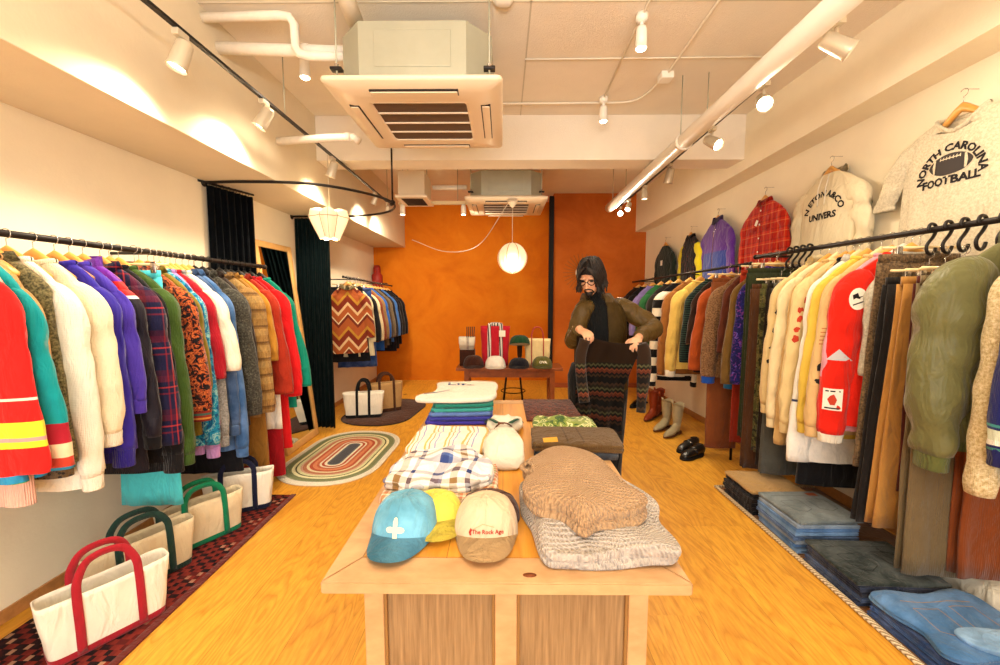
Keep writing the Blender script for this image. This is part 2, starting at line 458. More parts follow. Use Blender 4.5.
def garment(name, label, cat, x, y, z, rz, L, mat, short, sw=.21, hemw=None, t=.03, sl=None, rw=.062, cw=.045, st=.032, out=.0, fwd=0,
            cuff=None, hem=None, collar='crew', cmat=None, fold=.008, lift=None, wall=0, scoop=0, neck=.075, hanger_kind='wood', group='garments on the rails', smat=None, balloon=0,
            buttons=None, placket=None, pocket=None, cinch=0, drop=.10, waist=None, hood=False, front=-1, seed=None, dy=0, cufflen=.06, hemlen=.06, zip_=None, yoke=None, smat2=None):
    if seed is None: seed = GRNG.random()*20
    if wall: sw -= .045; hemw = (hemw or sw+.045)-.02
    lift = (.02 if wall else 0) if lift is None else lift
    r = empty(name, (x, y, z), rz, label, cat, group)
    zt = -.103; hemw = hemw or sw
    b = obj('body', body_bm(sw, L-(hemlen if hem else 0), hemw, t, fold, seed, scoop=scoop, neck=neck, zt=zt, cinch=cinch, drop=drop, waist=waist), mat, r)
    dens = L
    if hem:
        rings = []; n = 36
        for u, k in ((0, 1.0), (.12, .99), (.5, .95), (1, .95)):
            zz = -(L-hemlen)-u*hemlen+.012
            rings.append([((hemw-cinch)*k*(abs(cos(a))**.75)*(1 if cos(a) >= 0 else -1), t*1.12*k*(abs(sin(a))**.7)*(1 if sin(a) >= 0 else -1)+fold*.6*sin(cos(a)*6+seed), zz) for a in [2*PI*j/n for j in range(n)]])
        bm = bmesh.new(); loft(bm, rings, False, False); obj('hem_band', bm, hem, r)
    if sl:
        for s in (1, -1):
            ws = (s == wall)
            bm, P = sleeve_bm(s, sw, sl-(cufflen if cuff else 0), rw*(.8 if ws else 1), cw*(.8 if ws else 1), st, out*(.0 if ws else 1), fwd, zt, drop, seed+s, fold, balloon*(.3 if ws else 1), 0 if ws else lift)
            so = obj('sleeve', bm, smat or mat, r)
            if s == 1: r['_s'] = 1
            if cuff: obj('cuff', cuff_bm(P, cw*.88, st*.8, cufflen), cuff, so)
    cm = cmat or mat
    if collar == 'crew':
        pts = [((neck+.003)*cos(a), .030*sin(a), zt-.002+.006*cos(2*a)-(scoop*(1-abs(cos(a))**1.6) if sin(a) < 0 else 0)) for a in [2*PI*j/24 for j in range(25)]]
        obj('collar', tubeo(pts, .009, 8, False, .012), cm, r)
    elif collar in ('shirt', 'lapel', 'stand'):
        ht = .04 if collar != 'stand' else .06
        rings = []
        for j in range(21):
            a = -PI/2+2*PI*(j/20); xx, yy = .076*cos(a), .032*sin(a)
            open_ = math.exp(-((j if j < 10 else 20-j)/3.2)**2)
            fo = .022 if collar != 'stand' else .002
            rings.append([(xx*.95, yy*.9-.0, zt-.015-open_*.02), (xx, yy, zt+ht*.75-open_*.03), (xx*1.04, yy*1.05, zt+ht*.8-open_*.03),
                          (xx*(1+fo*12), yy*(1.35)+(-.012*open_), zt-.004-open_*.045)])
        bm = bmesh.new(); loft(bm, rings, False, False, False)
        bmesh.ops.solidify(bm, geom=bm.faces, thickness=.003); obj('collar', bm, cm, r)
        if collar == 'lapel':
            for s in (1, -1):
                bm = bmesh.new(); a = [(s*.07, zt+.01), (s*.105, zt-.07), (s*.085, zt-.10), (s*.10, zt-.115), (s*.012, zt-.30), (s*.02, zt-.16)]
                bm.faces.new([bm.verts.new((p[0], 0, p[1])) for p in a])
                project(bm, b, (0, 0, 0), (1, 0, 0), (0, 0, 1), (0, 1, 0), .004, 2)
                bmesh.ops.solidify(bm, geom=bm.faces, thickness=.003); obj('lapel', bm, cm, r)
    elif collar == 'hood' or hood:
        rings = []
        for j in range(13):
            a = PI*(j/12); rings.append([(.095*cos(a)*k, .012+.035*sin(a)*k+.01, zt+.0+hh) for k, hh in ((1.0, -.03), (1.25, .0), (1.15, .03), (.95, .045), (.8, .02), (.75, -.03))])
        bm = bmesh.new(); loft(bm, rings, False, False, False); bmesh.ops.solidify(bm, geom=bm.faces, thickness=.006); obj('hood', bm, cm, r)
        for s in (1, -1):
            obj('drawstring', tubeo([(s*.03, -.035, zt-.01), (s*.035, -t-.012, zt-.10), (s*.03, -t-.014, zt-.22)], .003, 6), plain('cotton cord', '#e6dfcf', .8), r)
    if placket:
        bm = bmesh.new(); bm.faces.new([bm.verts.new(p) for p in ((-.014, 0, zt-.03), (.014, 0, zt-.03), (.014, 0, -L+.03), (-.014, 0, -L+.03))])
        bmesh.ops.subdivide_edges(bm, edges=bm.edges, cuts=12, use_grid_fill=True)
        project(bm, b, (0, 0, 0), (1, 0, 0), (0, 0, 1), (0, 1, 0), .003)
        bmesh.ops.solidify(bm, geom=bm.faces, thickness=.002); obj('placket', bm, placket, r)
    if buttons:
        nb, bmt = buttons; tb = bmesh.new(); tb.from_mesh(b.data); tree = BVHTree.FromBMesh(tb); tb.free()
        for k in range(nb):
            zz = zt-.08-(L-.2)*k/nb
            h = tree.ray_cast(Vector((0, -.5, zz)), Vector((0, 1, 0)))
            if h[0]:
                bm = latheo([(0, 0), (.0075, 0), (.0085, .0015), (.0075, .004), (.002, .003), (0, .003)], 12, Matrix.Translation(h[0]-Vector((0, .003, 0))) @ Matrix.Rotation(PI/2, 4, 'X'))
                obj('button', bm, bmt, r)
    if pocket:
        for s in ((1, -1) if pocket[0] == 2 else (1,)):
            px, pz, pw, ph = pocket[1:5]
            bm = bmesh.new(); bm.faces.new([bm.verts.new(p) for p in ((s*px-pw, 0, pz), (s*px+pw, 0, pz), (s*px+pw*.96, 0, pz-ph), (s*px, 0, pz-ph*1.1), (s*px-pw*.96, 0, pz-ph))])
            project(bm, b, (0, 0, 0), (1, 0, 0), (0, 0, 1), (0, 1, 0), .004, 2)
            bmesh.ops.solidify(bm, geom=bm.faces, thickness=.002); obj('pocket', bm, pocket[5] if len(pocket) > 5 else mat, r)
    if zip_:
        bm = bmesh.new(); bm.faces.new([bm.verts.new(p) for p in ((-.005, 0, zt-.03), (.005, 0, zt-.03), (.005, 0, -L+.01), (-.005, 0, -L+.01))])
        bmesh.ops.subdivide_edges(bm, edges=bm.edges, cuts=12, use_grid_fill=True)
        project(bm, b, (0, 0, 0), (1, 0, 0), (0, 0, 1), (0, 1, 0), .003); obj('zip', bm, zip_, r)
    hanger(hanger_kind, x, y, z, rz, short)
    return r

def trousers(name, label, cat, x, y, z, rz, L, mat, short, w=.16, hem=.14, t=.022, group='trousers on the rails', top=-.11, fold=.006, seed=None, hk='clip', skirt=False, belt=None):
    if seed is None: seed = GRNG.random()*20
    r = empty(name, (x, y, z), rz, label, cat, group)
    def slab(y0, tt, sd):
        n = 32; rings = []
        for k in range(15):
            u = k/14; ww = w+(hem-w)*u; zz = top-.035+(-L-top+.035)*u; rg = []
            for j in range(n):
                a = 2*PI*j/n; xx = ww*(abs(cos(a))**.7)*(1 if cos(a) >= 0 else -1); yy = tt*(abs(sin(a))**.8)*(1 if sin(a) >= 0 else -1)
                yy += fold*(u*.8+.3)*(sin(xx*(30 if not skirt else 60)+sd)+.5*sin(xx*71+sd*2))*(1+skirt*1.0)+fold*nz3(xx*6, sd, zz*4)
                rg.append((xx+.006*nz3(sd, zz*5, 2), y0+yy, zz))
            rings.append(rg)
        bm = bmesh.new(); loft(bm, rings); return bm
    if skirt: obj('skirt_panel', slab(0, t, seed), mat, r)
    else:
        obj('leg', slab(-t*.62, t*.6, seed), mat, r); obj('leg', slab(t*.62, t*.6, seed+2), mat, r)
    bm = bmesh.new(); n = 24
    loft(bm, [[((w*.99)*(abs(cos(a))**.6)*(1 if cos(a) >= 0 else -1), t*1.05*(abs(sin(a))**.8)*(1 if sin(a) >= 0 else -1), zz) for a in [2*PI*j/n for j in range(n)]] for zz in (top, top-.042)], True, True)
    obj('waistband', bm, belt or mat, r)
    hanger(hk, x, y, z, rz, short)
    return r

def rail(name, label, pts, r, posts, mat, brackets=()):
    e = empty(name, (0, 0, 0), 0, label, 'clothes rail')
    obj('bar', tubeo(pts, r, 14), mat, e)
    for end in (pts[0], pts[-1]):
        bm = bmesh.new(); bmesh.ops.create_uvsphere(bm, u_segments=12, v_segments=8, radius=r*1.35, matrix=Matrix.Translation(end)); obj('end_cap', bm, mat, e)
    for p in posts: obj('post', tubeo(p, r*.9, 12), mat, e)
    for p in brackets: obj('bracket', tubeo(p, r*.6, 8), mat, e)
    return e

# ------------------------------------------------------------------ left rack
LX, LZ = -1.975, 1.705
rail('clothes_rail', 'long dark pipe rail holding jackets and knits along the wall above the totes', [(LX, .95, LZ), (LX, 3.33, LZ)], .015, [], blackmetal,
     [[(LX, yy, LZ), (-2.2399, yy, LZ)] for yy in (1.25, 2.3, 3.25)])
GL = 'clothes on the rail above the totes'
W = '#f2ede0'
BLK = cloth('black jersey', '#121114', nz=.2)
RIBW = cloth('white rib', '#ece5d2', weave='rib')
def LG(y, L, label, cat, mat, short, name=None, **k):
    k.setdefault('rz', 0.10); rz = k.pop('rz'); k.setdefault('wall', -1)
    return garment(name or cat.replace(' ', '_'), label, cat, LX, y, LZ, rz, L, mat, short, group=k.pop('group', GL), **k)

redz = cloth('red folk knit', '#d81f1c', 'zones', [(0, '#dd2320'), (.60, '#dd2320'), (.615, '#f3e3d2'), (.625, '#dd2320'), (.70, '#f2e23a'), (.76, '#e8a0a0'), (.775, '#f2e23a'), (.80, '#dd2320'), (.90, '#2f8fc0'), (.93, '#3aa05a'), (.95, '#2f8fc0')])
pinkf = cloth('pink fringe knit', '#e7b7a6', weave='rib')
LG(1.445, 1.039, 'pale pink ribbed pullover whose scalloped hem shows below the red striped jacket', 'pullover', pinkf, 'pale pink ribbed pullover', sw=.20, sl=.60, rw=.05, out=-.02, rz=.05)
LG(1.40, 0.934, 'bright red jacket with yellow and white stripes and a turquoise hem trim', 'jacket', redz, 'red striped jacket', sw=.20, sl=0.902, rw=.10, cw=.115, st=.03, out=.0, t=.03, collar='stand', hemw=.22)
tealz = cloth('teal felt', '#0e8f92', 'zones', [(0, '#12959a'), (.72, '#12959a'), (.73, '#a81f30'), (.80, '#a81f30'), (.81, '#e8d2a8'), (.86, '#c4422e'), (.9, '#2c8fbe')])
LG(1.465, 0.94, 'teal wool jacket with a crimson and cream patterned lower edge', 'jacket', tealz, 'teal wool jacket', sw=.215, sl=0.914, rw=.06, cw=.07, collar='stand', out=.04)
LG(1.50, 0.788, 'camel wool cardigan squeezed between the teal jacket and olive tweed waistcoat', 'cardigan', cloth('camel wool', '#c79a62', weave='knit'), 'camel wool cardigan', sw=.19, sl=.62, out=.0)
tw = cloth('olive tweed', '#5d5638', 'fleck', [(.35, '#3d3a26'), (.5, '#6a6242'), (.65, '#8a8058')])
leo = cloth('leopard plush', '#9a7a48', 'leopard', [(0, '#3a2a18'), (.35, '#8d6f42'), (1, '#a98a56')], p=.018, weave='fur')
LG(1.545, 0.989, 'olive tweed sleeveless waistcoat with a spotted plush hem', 'waistcoat', tw, 'olive tweed waistcoat', name='sleeveless_waistcoat', sw=.235, t=.035, hem=leo, hemlen=.07, collar='lapel', hemw=.25)
whitek = cloth('white wool', '#f0ead9', weave='knit', nz=.05)
creamk = cloth('cream wool', '#e9dcbd', weave='knit', nz=.06)
pearl = plain('pearl button', '#efe8d8', .2, .5)
LG(1.60, 1.051, 'long white wool cardigan with long sleeves hanging past its hem', 'cardigan', whitek, 'long white wool cardigan', sw=.215, sl=1.063, rw=.085, cw=.04, st=.045, out=.035, collar='crew', placket=creamk, buttons=(6, pearl), cuff=whitek)
LG(1.69, 1.016, 'cream knitted cardigan with full balloon sleeves and ribbed cuffs', 'cardigan', creamk, 'cream balloon sleeve cardigan', sw=.215, sl=0.906, rw=.085, cw=.05, st=.045, out=.035, balloon=.015, cuff=RIBW, placket=RIBW, buttons=(5, pearl))
ind = cloth('indigo fleece', '#33289a', nz=.15); ind2 = cloth('violet blue fleece', '#4836a8', nz=.15)
LG(1.77, 1.025, 'indigo blue sweatshirt with wide ribbed cuffs', 'sweatshirt', ind, 'indigo sweatshirt', sw=.215, sl=1.034, rw=.070, cw=.055, st=.04, out=.01, cuff=cloth('indigo rib', '#2a2188', weave='rib'), hem=cloth('indigo rib', '#2a2188', weave='rib'), cufflen=.08)
LG(1.83, 0.973, 'violet blue sweatshirt just behind the indigo one', 'sweatshirt', ind2, 'violet blue sweatshirt', sw=.23, sl=.80, rw=.06, out=.02, cuff=ind2)
pz = cloth('purple black shell', '#1b1626', 'zones', [(0, '#6a1fa0'), (.17, '#6a1fa0'), (.175, '#e02a2a'), (.235, '#e02a2a'), (.24, '#f0ece4'), (.255, '#17131f')], rough=.5, nz=.06)
LG(1.89, 1.106, 'black shell jacket with a purple yoke and a red and white shoulder stripe', 'jacket', pz, 'purple yoked shell jacket', sw=.225, sl=0.997, out=.03, collar='stand', cuff=BLK)
plaid1 = cloth('navy red plaid wool', '#1b1c3c', 'plaid', [(0, '#17183a'), (.30, '#7c1c26'), (.34, '#17183a'), (.46, '#c03a34'), (.50, '#17183a'), (.62, '#6b1a2a'), (.78, '#4c1426'), (.92, '#17183a')], p=.20, nz=.15)
LG(1.97, 0.954, 'navy and red plaid wool shirt jacket with a white cuff button', 'jacket', plaid1, 'navy and red plaid jacket', sw=.235, sl=1.004, rw=.08, cw=.07, st=.042, out=.03, collar='shirt', buttons=(5, pearl), placket=plaid1)
LG(2.015, 1.175, 'black jersey pullover showing its hem under the plaid jacket', 'pullover', BLK, 'black jersey pullover', sw=.225, sl=1.175, rw=.07, cw=.06, out=.02, hem=cloth('black rib', '#141316', weave='rib'), cuff=cloth('black rib', '#141316', weave='rib'), cufflen=.1)
gk = cloth('moss green rib knit', '#3d5722', weave='knit', nz=.15)
LG(2.065, 1.143, 'moss green chunky ribbed pullover', 'pullover', gk, 'moss green pullover', sw=.24, sl=1.153, rw=.07, cw=.05, st=.04, out=.03, cuff=gk, hem=gk)
turq = cloth('turquoise satin', '#4cc6cf', weave='smooth', nz=.08)
trousers('straight_skirt', 'plain turquoise skirt hanging lower than its neighbours above the totes', 'skirt', LX+.04, 2.11, LZ, .06, 1.394, turq, 'turquoise skirt', w=.13, hem=.165, t=.012, group=GL, skirt=True, fold=.003)
tap = cloth('rust floral tapestry', '#9a4a24', 'blotch', [(0, '#171012'), (.43, '#171012'), (.47, '#7c2f1a'), (.52, '#c46a30'), (.56, '#8f3a1c'), (.62, '#2b1a16')], p=.035)
tapb = cloth('tapestry border', '#9a4a24', 'stripes', [(0, '#7b2418'), (.3, '#c88a3a'), (.5, '#8a2a1c'), (.75, '#3a5a50')], p=.05)
LG(2.18, 0.985, 'rust and black floral tapestry jacket with a banded hem', 'jacket', tap, 'floral tapestry jacket', sw=.235, sl=0.947, rw=.085, cw=.08, st=.042, out=.03, collar='stand', cuff=tapb, hem=tapb)
LG(2.235, 1.048, 'olive gold corduroy shirt behind the tapestry jacket', 'shirt', cloth('olive gold cord', '#7c6a22', weave='cord'), 'olive gold shirt', sw=.235, sl=.78, out=.03, collar='shirt')
LG(2.275, 1.12, 'blue and teal printed blouse with a low gathered sleeve', 'blouse', cloth('teal print', '#1f7ea0', 'blotch', [(0, '#12507e'), (.45, '#1f86a8'), (.55, '#8fc0c0'), (.6, '#1a6a9a')], p=.06), 'blue printed blouse', sw=.23, sl=1.12, out=.035, rw=.065)
lil = cloth('lilac knit', '#b98ac8', weave='knit')
LG(2.31, 1.202, 'lilac knitted pullover with ribbed cuffs reaching below its neighbours', 'pullover', lil, 'lilac pullover', sw=.21, sl=1.214, out=.03, cuff=lil, hem=lil)
LG(2.35, 1.148, 'crimson red knitted jumper beside the lilac pullover', 'jumper', cloth('crimson knit', '#a51626', weave='knit'), 'crimson jumper', sw=.235, sl=.74, out=.035)
gm = cloth('grey marl', '#8b8d8c', 'fleck', [(.35, '#757877'), (.65, '#a0a2a0')])
LG(2.385, 1.149, 'grey marl sweatshirt with ribbed cuffs', 'sweatshirt', gm, 'grey marl sweatshirt', sw=.21, sl=1.173, out=.035, cuff=gm, hem=gm)
LG(2.425, 0.983, 'ivory blouse with elbow length balloon sleeves', 'blouse', cloth('ivory crepe', '#efe6cf', weave='smooth'), 'ivory blouse', sw=.24, sl=0.704, rw=.06, cw=.06, out=.055, st=.042, balloon=.01)
dn = cloth('blue denim', '#2c4c78', weave='denim'); dn2 = cloth('mid blue denim', '#3a6398', weave='denim')
LG(2.475, 0.979, 'dark blue denim jacket beside the ivory blouse', 'jacket', dn, 'dark denim jacket', sw=.225, sl=1.134, out=.03, collar='shirt', cuff=dn, hem=dn)
LG(2.525, 1.246, 'mid blue denim shirt with long sleeves', 'shirt', dn2, 'mid blue denim shirt', sw=.225, sl=1.297, out=.045, collar='shirt', cuff=dn2)
LG(2.57, 1.411, 'long black wool dress between the denim and the charcoal knit', 'dress', cloth('black wool', '#16161c', nz=.2), 'long black wool dress', sw=.20, sl=.6, out=.0, hemw=.24, hanger_kind='black')
ch = cloth('charcoal boucle', '#3a3833', 'fleck', [(.3, '#24231f'), (.55, '#44423a'), (.75, '#6c695c')], weave='knit')
LG(2.64, 1.047, 'charcoal grey knitted coat with thick sleeves', 'coat', ch, 'charcoal knitted coat', sw=.235, sl=1.047, rw=.08, cw=.07, st=.05, out=.04, hanger_kind='black', collar='lapel')
LG(2.70, 1.146, 'dark brown leather jacket between the charcoal coat and fur jacket', 'jacket', cloth('dark brown leather', '#2c1c14', weave='smooth', rough=.5), 'dark brown leather jacket', sw=.22, sl=.76, out=.03, hanger_kind='black', collar='shirt')
fur = cloth('golden fur', '#c0924e', 'stripes', [(0, '#8a6230'), (.12, '#c99c56'), (.5, '#d8b06a'), (.9, '#b08444')], p=.115, weave='fur', nz=.2)
LG(2.80, 1.109, 'golden brown fur jacket made of horizontal pelts', 'jacket', fur, 'golden fur jacket', sw=.235, sl=1.074, rw=.095, cw=.08, st=.055, out=.025, hanger_kind='black', collar='shirt', fold=.014)
cam = cloth('camel skirt wool', '#9a6c2c', nz=.12)
LG(2.865, 1.501, 'long camel brown coat reaching below the fur jacket', 'coat', cam, 'long camel coat', sw=.225, sl=.72, out=.02, hemw=.24, hanger_kind='black', collar='lapel')
LG(2.915, 0.998, 'mustard yellow suede jacket beside the long camel coat', 'jacket', cloth('mustard suede', '#b8822e'), 'mustard suede jacket', sw=.235, sl=.72, out=.035, hanger_kind='black')
rs = cloth('rust suede', '#a52f1a', nz=.16)
LG(3.00, 0.99, 'rust red suede jacket with stitched shoulder seam', 'jacket', rs, 'rust red suede jacket', sw=.235, sl=0.99, rw=.085, cw=.10, st=.045, out=.045, hanger_kind='black', collar='shirt', hemw=.26)
LG(3.06, 1.663, 'long dark crimson dress reaching nearly to the floor', 'dress', cloth('dark crimson', '#a3121e', nz=.12), 'long crimson dress', sw=.23, sl=None, hemw=.25, hanger_kind='black', t=.035)
rd = cloth('scarlet wool', '#d41a1e', nz=.1)
LG(3.14, 1.464, 'scarlet red wool dress with long sleeves', 'dress', rd, 'scarlet wool dress', sw=.24, sl=1.04, rw=.085, cw=.075, st=.05, out=.055, hemw=.27, hanger_kind='black')
trousers('hanging_scarf', 'narrow white scarf hanging between the crimson dress and the scarlet dress', 'scarf', LX+.20, 3.02, 1.36, .1, 0.922, cloth('white cotton', '#efe9dc'), 'white scarf', w=.05, hem=.06, t=.01, group=None, skirt=True, fold=.003, hk=None, top=-.02)
tl = cloth('teal green wool', '#0f8f78', nz=.1)
LG(3.26, 1.168, 'teal green flared swing coat, last on the rail before the mirror', 'coat', tl, 'teal green swing coat', sw=.22, sl=0.989, rw=.07, cw=.10, st=.045, out=.075, hemw=.26, hanger_kind='black')

# ------------------------------------------------------------------ right rails
RX = lambda y: 2.15-.03*y
n1, f1 = (RX(1.0), 1.0, 1.78), (RX(3.3), 3.3, 1.78)
n2, f2 = (RX(3.36), 3.36, 1.735), (RX(6.1), 6.1, 1.69)
rail('clothes_rail', 'dark pipe rail nearest the door holding sweatshirts and trousers below the printed sweatshirts', [n1, f1], .015, [], blackmetal, [[(RX(yy), yy, 1.78), (RW(yy)-.001, yy, 1.78)] for yy in (1.5, 3.25)])
rail('clothes_rail', 'thin dark pipe rail holding brown jackets and knits behind the person', [n2, f2], .012, [[(RX(3.5), 3.5, 1.734), (RX(3.5), 3.5, .001)]], blackmetal, [[(RX(yy), yy, 1.735-.0164*(yy-3.36)), (RW(yy)-.001, yy, 1.735-.0164*(yy-3.36))] for yy in (4.6, 6.0)])
GR = 'clothes on the near rail opposite the totes'; GF = 'clothes on the far rail behind the person'
def RG(y, L, label, cat, mat, short, name=None, **k):
    k.setdefault('rz', -0.10); rz = k.pop('rz'); k.setdefault('wall', 1); z = 1.78 if y < 3.33 else 1.735-.0164*(y-3.36)
    return garment(name or cat.replace(' ', '_'), label, cat, RX(y), y, z, rz, L, mat, short, group=k.pop('group', GR if y < 3.33 else GF), **k)
nav = cloth('navy fair isle', '#1a1f5a', 'zones', [(0, '#1a1f5c'), (.785, '#1a1f5c'), (.79, '#3f8f8a'), (.80, '#1a1f5c'), (.81, '#cfd8c0'), (.845, '#e8e6d8'), (.865, '#1a1f5c'), (.875, '#3f8f8a'), (.885, '#1a1f5c')], weave='knit')
RG(1.42, 1.047, 'navy blue knitted sweater with a white snowflake band near its hem', 'sweater', nav, 'navy snowflake sweater', sw=.23, sl=.95, rw=.09, cw=.07, st=.05, out=.03, cuff=cloth('navy rib', '#181c50', weave='rib'), hanger_kind='pale')
oat = cloth('oatmeal boucle', '#cdb98e', 'fleck', [(.3, '#a8925f'), (.55, '#d2c096'), (.75, '#e6dab8')], weave='knit')
RG(1.51, 1.055, 'oatmeal flecked knit cardigan with long narrow sleeves', 'cardigan', oat, 'oatmeal cardigan', sw=.225, sl=1.1, rw=.065, cw=.045, st=.05, out=.015, hanger_kind='pale')
ol = cloth('olive nylon', '#68663e', weave='smooth', rough=.36, nz=.22)
bomber = RG(1.66, 0.982, 'shiny olive green bomber jacket with huge ballooned sleeves', 'bomber jacket', ol, 'olive bomber jacket', sw=.24, sl=1.06, rw=.11, cw=.055, st=.085, out=.03, balloon=.05, t=.06, cuff=cloth('olive rib', '#5a6032', weave='rib'), cufflen=.07, hem=cloth('olive rib', '#5a6032', weave='rib'), collar='stand', fold=.015, hanger_kind='pale', zip_=steel)
def RT(y, L, label, mat, short, cat='trousers', dx=0, **k):
    z = 1.78 if y < 3.33 else 1.735-.0164*(y-3.36)
    if y < 2.02 or 2.74 < y < 2.95: z -= .118; L -= .118          # these hang from S hooks
    return trousers('hanging_trousers' if cat == 'trousers' else 'hanging_skirt', label, cat, RX(y)+dx, y, z, k.pop('rz', -.08), L, mat, short, group=k.pop('group', GR if y < 3.33 else GF), **k)
RT(1.725, 1.581, 'rust brown corduroy trousers hanging low behind the bomber jacket', cloth('rust cord', '#7a3c18', weave='cord'), 'rust corduroy trousers', w=.12, hem=.095, t=.025, dx=.035)
RT(1.80, 1.617, 'taupe brown wool trousers with pressed crease, lowest hem on the near rail', cloth('taupe wool', '#6a5a3e', weave='cord', nz=.1), 'taupe wool trousers', w=.17, hem=.165, t=.03, dx=-.06)
RT(1.865, 1.272, 'dark maroon wool trousers between the taupe and tan pairs', cloth('maroon wool', '#4c1d16'), 'maroon trousers', w=.18, hem=.17)
RT(1.93, 1.474, 'tan khaki cotton trousers hanging from clips', cloth('tan twill', '#a8783a', nz=.08), 'tan khaki trousers', w=.185, hem=.24, t=.03)
RT(2.00, 1.49, 'black wide leg trousers beside the tan khaki pair', cloth('black twill', '#1a1614'), 'black wide leg trousers', w=.19, hem=.255, t=.03)
RT(2.05, 1.212, 'brown speckled tweed skirt behind the black trousers', cloth('brown tweed', '#5a4630', 'fleck', [(.35, '#3e2f20'), (.65, '#7a6244')]), 'brown tweed skirt', cat='skirt', skirt=True, w=.19, hem=.24)
RG(2.09, 0.978, 'pale grey marl sweatshirt sliver just behind the red patched one', 'sweatshirt', cloth('pale grey marl', '#b9b4a0', 'fleck', [(.35, '#a8a290'), (.65, '#cac4b0')]), 'pale grey sweatshirt', sw=.19, sl=.74, rw=.05, out=-.02, hanger_kind='wood')
red = cloth('red fleece', '#dc2414', nz=.08)
redsw = RG(2.13, 1.033, 'bright red sweatshirt with white patches down its sleeve', 'sweatshirt', red, 'red patched sweatshirt', sw=.24, sl=1.134, rw=.10, cw=.07, st=.055, out=.03, rz=-.30, cuff=RIBW, cufflen=.05, hanger_kind='clear')
pk = cloth('pink cotton', '#d99aa6')
RG(2.19, 1.064, 'dusty pink cotton pullover behind the red sweatshirt', 'pullover', pk, 'dusty pink pullover', sw=.235, sl=.84, out=.045, cuff=pk)
beige = cloth('beige fleece', '#d2b078', nz=.06); cre = cloth('cream fleece', '#dcc48c', nz=.06); crm2 = cloth('pale cream fleece', '#e4d2a4', nz=.05); yel = cloth('lemon fleece', '#dfc04e', nz=.06)
whs = cloth('white cotton shirt', '#eeeae0', 'zones', [(0, '#eeeae0'), (.93, '#eeeae0'), (.94, '#33406a'), (.955, '#eeeae0')])
sA = RG(2.25, 1.106, 'beige sweatshirt with faded dark animal drawings down its sleeve', 'sweatshirt', beige, 'beige printed sweatshirt', sw=.24, sl=1.129, rw=.08, cw=.065, st=.038, out=.045, cuff=beige, hanger_kind='pale')
RG(2.33, 1.157, 'lemon yellow sweatshirt among the cream ones', 'sweatshirt', yel, 'lemon yellow sweatshirt', sw=.24, sl=1.134, rw=.072, out=.045, st=.036, cuff=yel, hanger_kind='wood')
RG(2.38, 1.33, 'white cotton shirt with a blue stripe showing below the cream sweatshirts', 'shirt', whs, 'white cotton shirt', sw=.235, sl=1.33, rw=.07, cw=.08, out=.035, hanger_kind='pale', collar='shirt')
RG(2.42, 1.492, 'black jersey dress hanging below the white cotton shirt', 'dress', BLK, 'black jersey dress', sw=.19, sl=.6, hemw=.25, out=0)
sB = RG(2.47, 1.145, 'cream sweatshirt with a red block print down the sleeve', 'sweatshirt', cre, 'cream red print sweatshirt', sw=.24, sl=1.182, rw=.08, out=.05, st=.036, cuff=cre, hanger_kind='wood')
RG(2.53, 1.279, 'tan beige sweatshirt with its cuff showing lower than the creams', 'sweatshirt', cloth('tan fleece', '#c8a468'), 'tan beige sweatshirt', sw=.225, sl=1.279, out=.05, hanger_kind='pale')
RG(2.59, 1.152, 'palest cream plain hooded sweatshirt', 'hooded sweatshirt', crm2, 'palest cream hoodie', sw=.24, sl=1.185, rw=.078, out=.05, st=.036, cuff=crm2, hanger_kind='wood', collar='hood')
sC = RG(2.66, 1.088, 'yellowish cream sweatshirt with black marks down the sleeve, farthest of the creams', 'sweatshirt', cloth('yellow cream fleece', '#d6bc84'), 'yellowish cream sweatshirt', sw=.24, sl=1.108, rw=.08, out=.045, st=.04, cuff=cre, hanger_kind='pale')
RT(2.75, 1.568, 'slate grey wool trousers, nearest of the pairs on small black hooks', cloth('slate wool', '#55544c', weave='cord'), 'slate grey trousers', w=.19, hem=.215, dx=-.03)
RT(2.81, 1.538, 'black brown wool trousers beside the slate grey pair', cloth('black brown wool', '#231a12'), 'black brown trousers', w=.19, hem=.2, dx=-.03)
RT(2.87, 1.456, 'dark olive camouflage trousers hanging under the small black hooks', cloth('camo twill', '#4c4a24', 'blotch', [(0, '#2e2c18'), (.45, '#54522a'), (.55, '#6f6236'), (.62, '#38361c')], p=.07), 'camouflage trousers', w=.19, hem=.19, dx=-.03)
RT(2.93, 1.605, 'chocolate brown wool trousers beyond the camouflage pair', cloth('chocolate wool', '#503018', weave='cord'), 'chocolate trousers', w=.2, hem=.21, dx=-.05)
RT(2.99, 1.391, 'dark forest green trousers beyond the chocolate pair', cloth('forest wool', '#2a3018'), 'forest green trousers', w=.2, hem=.2, dx=-.05)
np_ = cloth('navy floral knit', '#1c1a58', 'blotch', [(0, '#151448'), (.5, '#201c62'), (.58, '#7a2a6a'), (.63, '#3a4fa8')], p=.03)
RG(3.05, 0.94, 'navy and purple flecked knit cardigan', 'cardigan', np_, 'navy flecked cardigan', sw=.235, sl=0.993, rw=.075, out=.03, hanger_kind='wood')
RG(3.13, 1.003, 'olive tan wool jacket with the navy flecked cardigan at its side', 'jacket', cloth('olive tan wool', '#6a4e22'), 'olive tan jacket', sw=.235, sl=1.011, rw=.075, cw=.06, out=.045, collar='lapel')
RT(3.20, 1.506, 'bright rust red skirt hanging below the brown jackets', cloth('rust red wool', '#9a2c14'), 'rust red skirt', cat='skirt', skirt=True, w=.17, hem=.20)
RG(3.27, 1.082, 'maroon brown cardigan with a teal blue lower edge', 'cardigan', cloth('maroon knit', '#5a2416', 'zones', [(0, '#5a2a18'), (.79, '#5a2a18'), (.80, '#1c5a80')], weave='knit'), 'maroon cardigan', sw=.23, sl=.78, out=.025)
